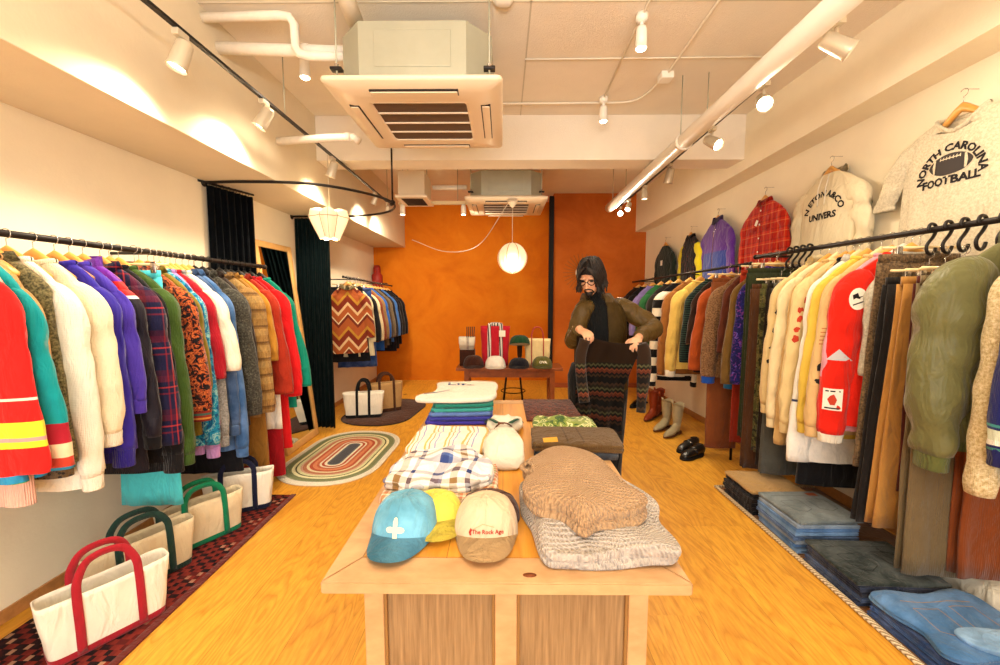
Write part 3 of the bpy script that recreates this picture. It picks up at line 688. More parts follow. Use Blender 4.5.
bt = cloth('brown donegal tweed', '#7c5636', 'fleck', [(.35, '#5d3f26'), (.65, '#96704c')])
RG(3.42, 0.969, 'brown tweed jacket with bright blue ribbed cuffs', 'jacket', bt, 'brown tweed jacket', sw=.235, sl=1.02, rw=.09, cw=.065, st=.05, out=.045, cuff=cloth('royal blue rib', '#1a4fb0', weave='rib'), balloon=.01)
RT(3.50, 1.615, 'long rust brown trousers showing below the tweed jacket', cloth('rust brown wool', '#7e4420'), 'rust brown trousers', w=.13, hem=.13, dx=-.10)
RG(3.62, 0.955, 'burnt orange suede jacket', 'jacket', cloth('burnt orange suede', '#a5491a'), 'burnt orange jacket', sw=.235, sl=0.937, rw=.08, cw=.08, st=.05, out=.045, collar='shirt')
RG(3.76, 0.981, 'dark chocolate wool jacket behind the burnt orange one', 'jacket', cloth('dark chocolate wool', '#2f1c12'), 'dark chocolate jacket', sw=.235, sl=.72, out=.035)
RG(3.90, 0.909, 'dark green and black striped knit sweater', 'sweater', cloth('green black stripe', '#1c2c24', 'stripes', [(0, '#14181a'), (.5, '#2c4238')], p=.022), 'green striped sweater', sw=.235, sl=0.909, out=.03)
ly = cloth('butter yellow wool', '#dcb85c')
RG(4.15, 1.011, 'butter yellow knitted sweater with pale cuffs', 'sweater', ly, 'butter yellow sweater', sw=.235, sl=1.094, rw=.085, cw=.06, st=.06, out=.045, cuff=RIBW)
RG(4.36, 1.092, 'camel brown wool coat between the yellow and striped sweaters', 'coat', cloth('camel brown wool', '#96602c'), 'camel brown coat', sw=.235, sl=1.113, rw=.08, st=.055, out=.05)
bw = cloth('black white stripes', '#e8e0cc', 'stripes', [(0, '#141214'), (.5, '#e6dcc4')], p=.19)
RG(4.62, 1.232, 'sweater with broad black and cream horizontal stripes', 'sweater', bw, 'black and cream striped sweater', sw=.235, sl=1.29, rw=.08, st=.055, out=.04, hem=BLK)
for i, (yy, col, lb, sh) in enumerate([(4.85, '#2a2420', 'charcoal brown jacket beyond the black and cream striped sweater', 'charcoal brown jacket'), (5.1, '#2f6a3c', 'bottle green jacket on the far rail near the partition', 'bottle green jacket'),
        (5.35, '#8a7ab8', 'lavender shirt on the far rail near the partition', 'lavender shirt'), (5.6, '#18161a', 'black overcoat near the end of the far rail', 'black overcoat'), (5.85, '#2a1a14', 'deep brown overcoat, last on the far rail', 'deep brown overcoat')]):
    RG(yy, .86 if i < 3 else 1.1, lb, sh.split()[-1], cloth(sh, col), sh, sw=.235, sl=.75, st=.05, out=.03)

# S hooks on the near rail
def shook(x, y, z, lab, grp, k=1.0):
    pts = [(.020*cos(a)*k, 0, .020*sin(a)*k+.004) for a in [PI*1.25-j*PI*1.3/9 for j in range(10)]]
    pts = pts+[(.026*cos(a)*k, 0, -.064*k+.026*sin(a)*k) for a in [PI*.55-j*0+PI*0 for j in range(0)]]
    pts = [(-.020*k, 0, -.004), (-.022*k, 0, .006), (-.014*k, 0, .021*k), (0, 0, .025*k), (.016*k, 0, .020*k), (.023*k, 0, .004), (.019*k, 0, -.014*k), (.004*k, 0, -.034*k), (-.016*k, 0, -.054*k), (-.024*k, 0, -.072*k), (-.016*k, 0, -.092*k), (.004*k, 0, -.10*k), (.022*k, 0, -.090*k), (.030*k, 0, -.072*k)]
    o = obj('s_hook', tubeo(smoothpath(pts, 3), .0062*k, 8), blackmetal, None, loc=(x, y, z)); o.rotation_euler = (0, 0, .25)
    tag(o, lab, 'hook', grp)
for i, yy in enumerate((1.725, 1.80, 1.865, 1.93, 2.00)):
    shook(RX(yy), yy, 1.78, 'thick black S-shaped hook hanging on the near rail above the bomber jacket', 'large black hooks above the bomber jacket', 1.18)
for i, yy in enumerate((2.75, 2.81, 2.87, 2.93)):
    shook(RX(yy), yy, 1.78, 'black S-shaped hook hanging on the near rail beside the hooded sweatshirt', 'black hooks below the hoodie', 1.18)

# patches and prints on the sleeves (facing the aisle, local -x)
def kid(o, nm, i=0): return [c for c in o.children if c.name.split('.')[0] == nm][i]
def ell(rx, rz, n=20, cx=0, cz=0): return [(cx+rx*cos(2*PI*k/n), cz+rz*sin(2*PI*k/n)) for k in range(n)]
wp = plain('white felt patch', '#efe9da', .8); inkk = plain('black ink', '#1d1a1c', .8); inkr = plain('red ink', '#b8381e', .8); inkg = plain('grey ink', '#8c8a86', .8)
def sleeve_decal(g, name, pts_or_bm, xz, mat, par=None, off=.003, dense=2, ay=0):
    sl_ = kid(g, 'sleeve', 1)
    bm = disc_bm(pts_or_bm) if isinstance(pts_or_bm, list) else pts_or_bm
    vs = [v.co for v in sl_.data.vertices if abs(v.co.z-xz) < .03]; c = sum(vs, Vector((0, 0, 0)))/max(1, len(vs))
    a = math.radians(46)-g.rotation_euler.z      # the front outer side of the sleeve, which faces the aisle
    project(bm, sl_, (c.x, c.y, xz), (sin(a), -cos(a), 0), (0, 0, 1), (cos(a), sin(a), 0), off, dense)
    return obj(name, bm, mat, par or sl_)
def bmjoin(a, b):
    me = bpy.data.meshes.new('x'); b.to_mesh(me); b.free(); a.from_mesh(me); bpy.data.meshes.remove(me); return a
p_ = sleeve_decal(redsw, 'patch', ell(.036, .058), -.335, wp)
sleeve_decal(redsw, 'patch_drawing', [(-.022, .02), (-.002, .032), (.004, .012), (.018, .016), (.008, -.002), (-.008, .004), (-.018, -.004)], -.335, inkk, p_, .0045); sleeve_decal(redsw, 'patch_drawing', [(-.02, -.03), (.022, -.01), (.02, -.018), (-.018, -.036)], -.335, inkk, p_, .0045)
p_ = sleeve_decal(redsw, 'patch', [(-.055, -.028), (.055, -.028), (0, .035)], -.64, plain('silver patch', '#c4c6cc', .5))
p_ = sleeve_decal(redsw, 'patch', [(-.042, -.06), (.042, -.06), (.042, .06), (-.042, .06)], -.885, wp)
sleeve_decal(redsw, 'patch_drawing', [(-.008, -.03), (.012, -.03), (.02, .0), (.006, .03), (-.010, .02), (-.022, .0)], -.885, inkr, p_, .0045)
sleeve_decal(redsw, 'patch_drawing', [(-.032, .042), (.032, .042), (.032, .05), (-.032, .05)], -.885, inkk, p_, .0045, 1)
sleeve_decal(redsw, 'patch_drawing', [(-.032, -.052), (.032, -.052), (.032, -.044), (-.032, -.044)], -.885, inkk, p_, .0045, 1)
random.seed(11)
for g_, ink, zs in ((sA, inkk, (-.36, -.72, -.80)), (sB, inkr, (-.34, -.40, -.46, -.52, -.58)), (sC, inkk, (-.30, -.42, -.55, -.66, -.75))):
    for zc in zs:
        w_ = .022; pts = [(w_*(random.uniform(.5, 1))*cos(a), .028*random.uniform(.3, 1)*sin(a)) for a in [2*PI*k/11 for k in range(11)]]
        sleeve_decal(g_, 'print', pts, zc, ink, None, .003, 1)
for k in range(5): sleeve_decal(sA, 'print_line', [(-.03, -.003), (.03, -.003), (.03, .003), (-.03, .003)], -.50-k*.022, plain('rust ink', '#b06a3a', .8), None, .003, 2)

# ------------------------------------------------------------------ clothes hung high on the wall
def WG(y, z, L, label, cat, mat, short, **k):
    # short wall pin
    x = RW(y)-.075
    p = obj('wall_pin', tubeo([(x-.006, y, z+.0175), (RW(y)-.0005, y, z+.0175)], .0016, 6), steel); tag(p, 'small steel wall pin holding the hanger of the '+short, 'pin')
    return garment(cat.replace(' ', '_'), label, cat, x, y, z, -PI/2, L, mat, short, group='clothes pinned high on the wall', **k)
def dec(g, par, name, bm, zc, mat, off=.0025, dense=0, xc=0):
    b = kid(g, 'body'); project(bm, b, (xc, 0, zc), (1, 0, 0), (0, 0, 1), (0, 1, 0), off, dense); return obj(name, bm, mat, par)
gr = cloth('pale grey marl fleece', '#cbbfa4', 'fleck', [(.35, '#bdb196'), (.65, '#d8ccb2')], nz=.05)
nc = WG(2.17, 2.501, .84, 'pale grey sweatshirt with an arched college print around a football, high on the wall', 'sweatshirt', gr, 'football print sweatshirt', sw=.265, hemw=.27, sl=.52, rw=.085, cw=.07, st=.04, out=.05, lift=.05, t=.04, fold=.018, seed=2.0, drop=.08, scoop=.075, neck=.115)
b_ = kid(nc, 'body')
dec(nc, b_, 'lettering', text_bm('NORTH CAROLINA', .050, .0022, .13), -.285, inkk)
dec(nc, b_, 'lettering', text_bm('FOOTBALL', .056, .0025), -.455, inkk)
fb = [(.105*cos(a), .055*sin(a)*abs(sin(a))**.35) for a in [2*PI*k/36 for k in range(36)]]
fo = dec(nc, b_, 'football_print', disc_bm(fb), -.355, plain('faded black ink', '#3a3432', .85), .0022, 2)
for s in (-1, 1):
    st_ = [(s*.070-.005, -.035), (s*.070+.005, -.035), (s*.077+.005, 0), (s*.070+.005, .035), (s*.070-.005, .035), (s*.077-.005, 0)]
    dec(nc, fo, 'football_stripe', disc_bm(st_), -.355, gr, .004, 1)
dec(nc, fo, 'football_seam', disc_bm([(-.045, .028), (.045, .028), (.045, .033), (-.045, .033)]), -.355, gr, .004, 1)
for k in range(7): dec(nc, fo, 'football_lace', disc_bm([(-.045+k*.015, .024), (-.041+k*.015, .024), (-.041+k*.015, .042), (-.045+k*.015, .038)]), -.355, gr, .0045)
hm = cloth('cream marl fleece', '#e0d2b0', nz=.05)
hd = WG(2.95, 2.433, .86, 'cream hooded sweatshirt with arched dark college lettering', 'hooded sweatshirt', hm, 'cream hooded sweatshirt', sw=.235, sl=.70, rw=.08, cw=.06, st=.04, out=.05, t=.045, fold=.02, collar='hood', cuff=hm, seed=5.0)
b_ = kid(hd, 'body')
dec(hd, b_, 'lettering', text_bm('N ETON A&CO', .056, .0022, .14), -.26, inkk); dec(hd, b_, 'lettering', text_bm('UNIVERS', .062, .0024), -.42, inkk)
rp = cloth('red plaid flannel', '#b92a18', 'plaid', [(0, '#b5200f'), (.22, '#cf3418'), (.28, '#e08a4a'), (.34, '#cf3418'), (.55, '#b5200f'), (.62, '#8c1a10'), (.72, '#b5200f')], p=.085)
ps = WG(3.62, 2.399, .80, 'red and orange plaid flannel shirt with a white price tag', 'shirt', rp, 'red plaid flannel shirt', sw=.235, sl=.74, rw=.07, cw=.055, out=.045, collar='shirt', buttons=(5, pearl), placket=rp, pocket=(2, .09, -.24, .045, .11, rp), cuff=rp, t=.035)
dec(ps, ps, 'price_tag', disc_bm([(-.03, -.03), (.0, -.045), (.025, .0), (-.005, .015)]), -.27, wp, .012, 0, -.03)
pu = cloth('purple blue fleece', '#5a2a8c', 'zones', [(0, '#5b2a90'), (.42, '#5b2a90'), (.43, '#2a3f98')], sheen=.4)
WG(4.33, 2.368, .84, 'purple and blue fleece pullover with a high dark collar', 'fleece pullover', pu, 'purple and blue fleece', sw=.235, sl=.80, rw=.08, cw=.06, out=.04, collar='stand', cmat=cloth('plum fleece', '#35155a'), zip_=steel, smat=cloth('purple fleece', '#5d2c94', sheen=.4), t=.045)
byz = cloth('black yellow satin', '#1a1410', 'blotch', [(0, '#15100e'), (.55, '#15100e'), (.6, '#7a2a20'), (.64, '#15100e')], p=.06)
by = WG(4.88, 2.284, .84, 'black patterned waistcoat with bright yellow sleeves', 'jacket', byz, 'black and yellow jacket', sw=.20, sl=.82, rw=.085, cw=.06, out=.04, collar='shirt', smat=cloth('bright yellow nylon', '#e6d420'), t=.04)
dg_ = cloth('bottle green wool', '#1e2a22')
gj = WG(5.55, 2.256, .84, 'bottle green wool jacket with a small white label, farthest one high on the wall', 'jacket', dg_, 'bottle green wall jacket', sw=.23, sl=.80, rw=.085, cw=.07, out=.05, collar='none', t=.04)
dec(gj, gj, 'label_tag', disc_bm([(-.035, -.035), (.035, -.035), (.035, .035), (-.035, .035)]), -.33, wp, .012)

# ------------------------------------------------------------------ fitting room: curved rail, curtains, mirror
e = empty('curtain_rail', (-1.0, 3.70, 2.31), 0, 'black curved curtain rail looping out from the wall around the fitting mirror', 'curtain rail')
def loc(o, p): return [tuple(Vector(q)-Vector(o.location)) for q in p]
pth = smoothpath([(-2.238, 3.06, 2.31), (-1.9, 3.04, 2.31), (-1.45, 3.10, 2.31), (-1.14, 3.36, 2.31), (-1.0, 3.70, 2.31), (-1.12, 4.05, 2.31), (-1.45, 4.26, 2.31), (-1.9, 4.31, 2.31), (-2.238, 4.31, 2.31)], 6)
obj('bar', tubeo(loc(e, pth), .0105, 10), blackmetal, e)
obj('hanging_rod', tubeo(loc(e, [(-1.0, 3.70, 2.31), (-1.0, 3.70, 3.079)]), .008, 10), blackmetal, e)
bm = bmesh.new(); bmesh.ops.create_uvsphere(bm, u_segments=14, v_segments=10, radius=.024); obj('clamp_ball', bm, blackmetal, e)
for yy in (3.06, 4.31): obj('wall_flange', latheo([(.03, 0), (.03, .006), (.012, .012)], 16, Matrix.Translation((-2.239-e.location.x, yy-3.70, 0)) @ Matrix.Rotation(PI/2, 4, 'Y'), True, True), blackmetal, e)
velvet = cloth('bottle velvet', '#0d2225', nz=.25, sheen=.04)
velvet2 = cloth('night velvet', '#0b1016', nz=.25, sheen=.02)
def curtain(a, b, z0, z1, label, mat, pleats, amp, seed):
    A, B = Vector(a), Vector(b); d = (B-A); ln = d.length; d.normalize(); nrm = Vector((-d.y, d.x)); N = pleats*8
    rings = []
    for k in range(22):
        v = k/21; z = z1+(z0-z1)*v; row = []
        for i in range(N+1):
            u = i/N; ph = u*pleats*2*PI
            am = amp*(.55+.5*v)*(1+.3*sin(i*.37+seed)); sp = 1+.05*v*(u-.5)
            q = A+d*(ln*(.5+(u-.5)*sp)+.006*sin(ph*2+v*2+seed))+nrm*(am*sin(ph+.5*sin(v*3+seed+u*4)))
            row.append((q.x, q.y, z))
        rings.append(row)
    bm = bmesh.new(); loft(bm, rings, False, False, False); bmesh.ops.solidify(bm, geom=bm.faces, thickness=.004)
    r = empty('curtain', (A.x, A.y, 0), 0, label, 'curtain'); c = obj('cloth', bm, mat, r)
    c.location = (-A.x, -A.y, 0)
    for i in range(pleats):
        u = (i+.25)/pleats; q = A+d*ln*u
        o = obj('ring', tubeo([(cos(t_)*.016, 0, sin(t_)*.016) for t_ in [2*PI*j/12 for j in range(13)]], .0018, 6), blackmetal, r, loc=(q.x-A.x, q.y-A.y, z1+.012)); o.rotation_euler = (0, 0, math.atan2(d.y, d.x)+PI/2)
    return r
obj('wall_bar', tubeo(loc(e, [(-2.2385, 3.00, 2.31), (-2.095, 3.43, 2.31)]), .008, 10), blackmetal, e)
curtain((-2.205, 3.04), (-2.105, 3.42), .03, 2.29, 'near black velvet curtain gathered at the near end of the curved rail', velvet2, 7, .022, 1)
curtain((-2.20, 4.30), (-1.84, 4.295), .03, 2.29, 'deep green velvet curtain gathered at the far end of the curved rail past the mirror', velvet, 8, .035, 4)
# leaning mirror
pinew = plain('pale pine frame', '#d8a866', .5, .3, nz=.12, nscale=9)
mr = empty('standing_mirror', (-1.99, 3.86, 0), 0, 'tall wall mirror in a pale pine frame leaning between the two velvet curtains', 'mirror')
mr.rotation_euler = (0, -math.atan(.215/1.95), 0)
H_ = 1.98; hw = .31
bm = bmesh.new()
bx(bm, -.02, .02, -hw, -hw+.055, 0, H_, .005); bx(bm, -.02, .02, hw-.055, hw, 0, H_, .005); bx(bm, -.02, .02, -hw+.055, hw-.055, 0, .07, .005); bx(bm, -.02, .02, -hw+.055, hw-.055, H_-.055, H_, .005)
obj('frame', bm, pinew, mr); obj('mirror_glass', box(-.006, .008, -hw+.05, hw-.05, .065, H_-.05), plain('silvered glass', '#c8ccca', .02, .5, 1), mr, False)
obj('backing_board', box(-.016, -.008, -hw+.05, hw-.05, .065, H_-.05), plain('brown hardboard', '#6b4a2c', .8), mr, False)

# ------------------------------------------------------------------ far left rail
rail('clothes_rail', 'short dark rail at the far end beyond the curtains, above an oval rug', [(-1.90, 4.78, 1.70), (-1.90, 6.85, 1.655)], .012, [], blackmetal, [[(-1.9, yy, 1.69), (-2.2399, yy, 1.69)] for yy in (5.2, 6.6)])
GB = 'clothes on the far rail beyond the curtains'
def BG(y, L, label, cat, mat, short, **k):
    x = k.pop('x', -1.90); k.setdefault('wall', -1)
    return garment(cat.replace(' ', '_'), label, cat, x, y, 1.70-.0217*(y-4.78), k.pop('rz', .1), L, mat, short, group=GB, **k)
sw_ = cloth('southwestern blanket wool', '#b0602c', 'chevron', [(0, '#a5552a'), (.2, '#d8b888'), (.3, '#7a2c1a'), (.5, '#b8862e'), (.6, '#a5552a'), (.85, '#6e2a1c'), (.95, '#e0cca0')], p=.42)
BG(4.90, .92, 'blanket wool jacket with rust and cream chevrons, nearest on the far rail', 'jacket', sw_, 'chevron blanket jacket', rz=.30, sw=.225, sl=.74, rw=.085, cw=.075, st=.06, out=.03, t=.06, collar='shirt', cmat=cloth('cream sherpa', '#e2cfa0', weave='fur'), hemw=.235)
crp = cloth('cream quilted poplin', '#ddd0a8', weave='smooth')
BG(4.99, .98, 'cream quilted blouse with its scalloped hem showing under the chevron jacket', 'blouse', crp, 'cream quilted blouse', rz=.25, sw=.24, sl=.80, hemw=.29, fold=.02, out=.02)
for i, (yy, zb, col, lb, cat) in enumerate([
    (5.12, .78, '#151315', 'black wool coat just behind the cream quilted blouse', 'coat'), (5.24, .86, '#d9c9a0', 'pale cream jacket beyond the black wool coat', 'jacket'),
    (5.36, .84, '#7e3c22', 'rust brown patterned shirt midway along the far rail', 'shirt'), (5.48, .86, '#8c6a3e', 'tan suede jacket midway along the far rail', 'jacket'),
    (5.60, .70, '#2458a8', 'royal blue long shirt midway along the far rail', 'shirt'), (5.72, .72, '#4a3a28', 'dull brown coat beyond the royal blue shirt', 'coat'),
    (5.84, .75, '#6a5a44', 'grey brown raincoat beyond the dull brown coat', 'raincoat'), (5.96, .74, '#1d1b22', 'charcoal black blazer toward the end of the far rail', 'blazer'),
    (6.10, .78, '#3a6ab0', 'light blue shirt jacket toward the end of the far rail', 'jacket'), (6.24, .62, '#16141c', 'blue black overcoat toward the end of the far rail', 'overcoat'),
    (6.40, .64, '#201a1a', 'very dark brown overcoat toward the end of the far rail', 'overcoat'), (6.58, .70, '#14161c', 'ink black jacket, last on the far rail by the orange wall', 'jacket')]):
    BG(yy, 1.67-zb, lb, cat, cloth(lb, col), lb.split(' ')[0]+' '+lb.split(' ')[1]+' '+cat, sw=.235, sl=.80, st=.05, rw=.075, out=.06)
RTm = cloth('dark blue denim skirt', '#1e3a70', weave='denim')
trousers('hanging_skirt', 'blue denim skirt hanging low under the far rail by the cream tote', 'skirt', -1.86, 5.06, 1.69, .25, 1.12, RTm, 'blue denim skirt', w=.19, hem=.24, group=GB, skirt=True)
trousers('hanging_skirt', 'black pleated skirt whose hem shows under the chevron jacket', 'skirt', -1.93, 4.95, 1.695, .28, 1.04, cloth('black pleats', '#15161c'), 'black pleated skirt', w=.19, hem=.26, group=GB, skirt=True)
# red glass lantern on the wall corner
o = obj('paper_ornament', latheo([(.0, .0), (.05, .0), (.09, .03), (.09, .24), (.06, .27), (.06, .36), (.045, .40), (0, .41)], 20, Matrix.Translation((-2.145, 6.86, 1.60))), plain('dull red lacquer', '#96281e', .5))
tag(o, 'dull red flask-shaped ornament beside the far rail at the orange wall', 'ornament')

# ------------------------------------------------------------------ central table
oak = NT('pale oak', .5, .3)
oo = oak.xyz(); gv = oak.n('CombineXYZ')
oak.link(oak.math('MULTIPLY', oo[0], .5), gv.inputs[0]); oak.link(oo[1], gv.inputs[1]); oak.link(oo[2], gv.inputs[2])
gn = oak.noise(24, 5, .6, .3, gv.outputs[0]); gf = oak.noise(7, 3)
oak.base(oak.mix(.5, oak.ramp(gn, [(.3, lin('#ac8254')), (.7, lin('#cca676'))]), oak.ramp(gf, [(.3, lin('#b4865a')), (.7, lin('#caa274'))])))
oak.bump(gn, .12, .003); oak = oak.m
hon = NT('honey oak boards', .38, .4); ho = hon.xyz(); hv = hon.n('CombineXYZ')
bi = hon.math('FLOOR', hon.math('MULTIPLY', ho[0], 1/.152))
hon.link(ho[0], hv.inputs[0]); hon.link(hon.math('MULTIPLY', ho[1], .08), hv.inputs[1]); hon.link(hon.math('MULTIPLY', bi, 2.3), hv.inputs[2])
h1 = hon.noise(22, 4, .6, .5, hv.outputs[0]); sd = hon.math('LESS_THAN', hon.math('PINGPONG', ho[0], .076), .0012)
hc = hon.ramp(h1, [(.3, lin('#b8751f')), (.7, lin('#dc9c3c'))]); hon.base(hon.mix(hon.math('MULTIPLY', sd, .6), hc, lin('#5a3210'))); hon = hon.m
panel = NT('ribbed oak veneer', .6, .2); po = panel.xyz(); pv = panel.n('CombineXYZ')
panel.link(po[0], pv.inputs[0]); panel.link(panel.math('MULTIPLY', po[2], .05), pv.inputs[2]); panel.link(po[1], pv.inputs[1])
pn = panel.noise(110, 4, .6, 0, pv.outputs[0]); panel.base(panel.ramp(pn, [(.3, lin('#7c6040')), (.7, lin('#a08058'))])); panel.bump(pn, .3, .002); panel = panel.m
tb_ = empty('display_table', (0, 1.82, 0), 0, 'long oak display table with honey board top and panelled sides in mid floor', 'table')
def TL(bm_): 
    for v in bm_.verts: v.co.y -= 1.82
    return bm_
x0, x1, y0, y1, zt_ = -.452, .468, .928, 2.705, .75
bm = bmesh.new(); bx(bm, x0+.075, x1-.075, y0+.10, y1-.10, zt_-.03, zt_-.0005); obj('top_boards', TL(bm), hon, tb_, False)
bm = bmesh.new()
for (a, b, c_, d_, e1, e2) in ((x0, x1, y0, y0+.10, 1, 1), (x0, x1, y1-.10, y1, -1, -1)):
    pass
def prism(bm, pts, z0, z1):
    lo = [bm.verts.new((x, y, z0)) for x, y in pts]; hi = [bm.verts.new((x, y, z1)) for x, y in pts]; n = len(pts)
    bm.faces.new(lo[::-1]); bm.faces.new(hi)
    for i in range(n): bm.faces.new((lo[i], lo[(i+1) % n], hi[(i+1) % n], hi[i]))
for nm, pts in (('top_edge', [(x0, y0), (x1, y0), (x1-.075, y0+.10), (x0+.075, y0+.10)]), ('top_edge', [(x1, y1), (x0, y1), (x0+.075, y1-.10), (x1-.075, y1-.10)]),
                ('top_edge', [(x0, y1), (x0, y0), (x0+.075, y0+.10), (x0+.075, y1-.10)]), ('top_edge', [(x1, y0), (x1, y1), (x1-.075, y1-.10), (x1-.075, y0+.10)])):
    bm = bmesh.new(); prism(bm, pts, zt_-.032, zt_); bmesh.ops.bevel(bm, geom=bm.edges[:], offset=.0035, segments=2, affect='EDGES'); obj(nm, TL(bm), oak, tb_, False)
bx0, bx1, by0, by1 = x0+.095, x1-.095, y0+.035, y1-.09
for (a, b) in ((bx0, by0), (bx1-.05, by0), (bx0, by1-.05), (bx1-.05, by1-.05)): obj('corner_post', TL(box(a, a+.05, b, b+.05, 0, zt_-.032, .003)), oak, tb_, False)
cx = (bx0+bx1)/2
for b in (by0, by1-.03):
    obj('centre_stile', TL(box(cx-.028, cx+.028, b, b+.03, .08, zt_-.042, .002)), oak, tb_, False)
    obj('top_rail', TL(box(bx0+.05, bx1-.05, b, b+.03, zt_-.044, zt_-.032, .001)), oak, tb_, False)
    obj('bottom_rail', TL(box(bx0+.05, bx1-.05, b, b+.03, .02, .09, .002)), oak, tb_, False)
    for s0, s1 in ((bx0+.05, cx-.028), (cx+.028, bx1-.05)):
        obj('panel', TL(box(s0+.008, s1-.008, b+.012, b+.02, .09, zt_-.044)), panel, tb_, False)
        bm = bmesh.new()
        for q0, q1 in ((s0, s0+.008), (s1-.008, s1)): bx(bm, q0, q1, b+.003, b+.02, .09, zt_-.044, .002)
        obj('panel_moulding', TL(bm), plain('dark oak bead', '#8a6436', .5), tb_, False)
for xx in (bx0, bx1-.02):
    n_ = 4; Ls = (by1-by0-.10)/n_
    for k in range(n_):
        a = by0+.05+k*Ls; obj('side_panel', TL(box(xx+.006, xx+.014, a+.03, a+Ls, .09, zt_-.044)), panel, tb_, False)
        obj('side_stile', TL(box(xx, xx+.02, a, a+.03, .02, zt_-.032, .002)), oak, tb_, False)
    obj('side_rail', TL(box(xx, xx+.02, by0+.05, by1-.05, .02, .09, .002)), oak, tb_, False)
kn_ = obj('knot', TL(latheo([(0, 0), (.012, 0), (.013, .0006), (0, .0008)], 10, Matrix.Translation((.008+.06, y0+.03, zt_-.0001)) @ Matrix.Diagonal((1.4, .7, 1, 1)))), plain('dark knot', '#7a3e18', .6), tb_)

# ------------------------------------------------------------------ folded cloth
def closed_smooth(pts, n=64):
    P = [Vector(p) for p in pts]; m = len(P); out = []
    for k in range(n):
        t = k*m/n; i = int(t); f = t-i; a, b, c, d = P[(i-1) % m], P[i], P[(i+1) % m], P[(i+2) % m]
        out.append(.5*((2*b)+(c-a)*f+(2*a-5*b+4*c-d)*f*f+(3*b-a-3*c+d)*f**3))
    return out
def rrect(w, d, r=.03, ang=0, c=(0, 0)):
    pts = []
    for sx, sy, a0 in ((1, 1, 0), (-1, 1, PI/2), (-1, -1, PI), (1, -1, 3*PI/2)):
        for k in range(4):
            a = a0+PI/2*k/3; pts.append((sx*(w/2-r)+r*cos(a), sy*(d/2-r)+r*sin(a)))
    return [(c[0]+x*cos(ang)-y*sin(ang), c[1]+x*sin(ang)+y*cos(ang)) for x, y in pts]
def heap_bm(pts, z0, h, lump=.006, layers=1, dome=.3, seed=0, freq=9, n=64, tilt=(0, 0), raw=False, inset=.10):
    base = [Vector(p) for p in pts] if raw else closed_smooth(pts, n); m = len(base)
    c = sum(base, Vector((0, 0)))/m; rings = []; prof = []
    lh = h/layers
    for l in range(layers):
        for u, s in ((.02, .975), (.25, .998), (.5, 1.0), (.75, .998), (.98, .975)): prof.append((s, (l+u)*lh))
    prof += [(.94, h*1.0), (.86, h*(1+dome*.25)), (.70, h*(1+dome*.5)), (.52, h*(1+dome*.75)), (.34, h*(1+dome*.92)), (.17, h*(1+dome)), (.02, h*(1+dome))]
    prof = [(.55, 0), (.93, 0)]+prof
    for s, z in prof:
        r = []
        for p in base:
            q = c+(p-c)*s; w = nz3(q.x*freq, q.y*freq, z*14+seed*5)
            q2 = q+(p-c).normalized()*w*lump*(1 if s > .9 else .3)
            top = 1 if s <= .94 and z > 0 else (.3 if z > 0 else 0)
            zz = z0+z+top*lump*1.3*nz3(q.x*freq*.8+seed, q.y*freq*.8, 4)+top*(tilt[0]*q.x+tilt[1]*q.y if raw or True else 0)
            r.append((q2.x, q2.y, max(zz, z0)))
        rings.append(r)
    bm = bmesh.new(); loft(bm, rings); return bm, c
def folded(name, label, cat, pts, z0, h, mat, group=None, **k):
    bm, c = heap_bm(pts, z0, h, **k)
    for v in bm.verts: v.co -= Vector((c.x, c.y, z0))
    o = obj(name, bm, mat, None, loc=(c.x, c.y, z0)); tag(o, label, cat, group); return o
TZ = .751
brn = cloth('brown chunky knit', '#c09a70', weave='chunky', nz=.08); gry = cloth('grey chunky knit', '#c9bdb0', weave='chunky', nz=.1)
folded('knit_sweater', 'grey marl chunky knit sweater folded underneath the brown one at the near table corner', 'sweater',
       [(.075, 1.40), (.072, 1.26), (.098, 1.13), (.112, 1.0), (.155, .972), (.28, .975), (.40, .968), (.452, .985), (.468, 1.05), (.458, 1.14), (.475, 1.24), (.44, 1.38), (.36, 1.52), (.22, 1.54)], TZ, .050, gry, lump=.030, layers=2, dome=.25, freq=6, seed=3, n=110)
bs = folded('knit_sweater', 'brown beige chunky knit sweater folded on top of the grey one', 'sweater',
       [(.125, 1.47), (.078, 1.40), (.090, 1.33), (.072, 1.22), (.10, 1.12), (.165, 1.075), (.215, 1.01), (.262, 1.045), (.33, 1.06), (.405, 1.085), (.44, 1.15), (.412, 1.25), (.385, 1.40), (.33, 1.52), (.25, 1.555), (.18, 1.53)], TZ+.056, .050, brn, lump=.034, layers=2, dome=.95, freq=5.5, seed=8, n=110)
obj('neck_rib', tubeo([(-.155+.02*cos(a), .085+.035*sin(a), .055+.004*sin(a*2)) for a in [2*PI*k/18 for k in range(19)]], .008, 8, False), brn, bs)
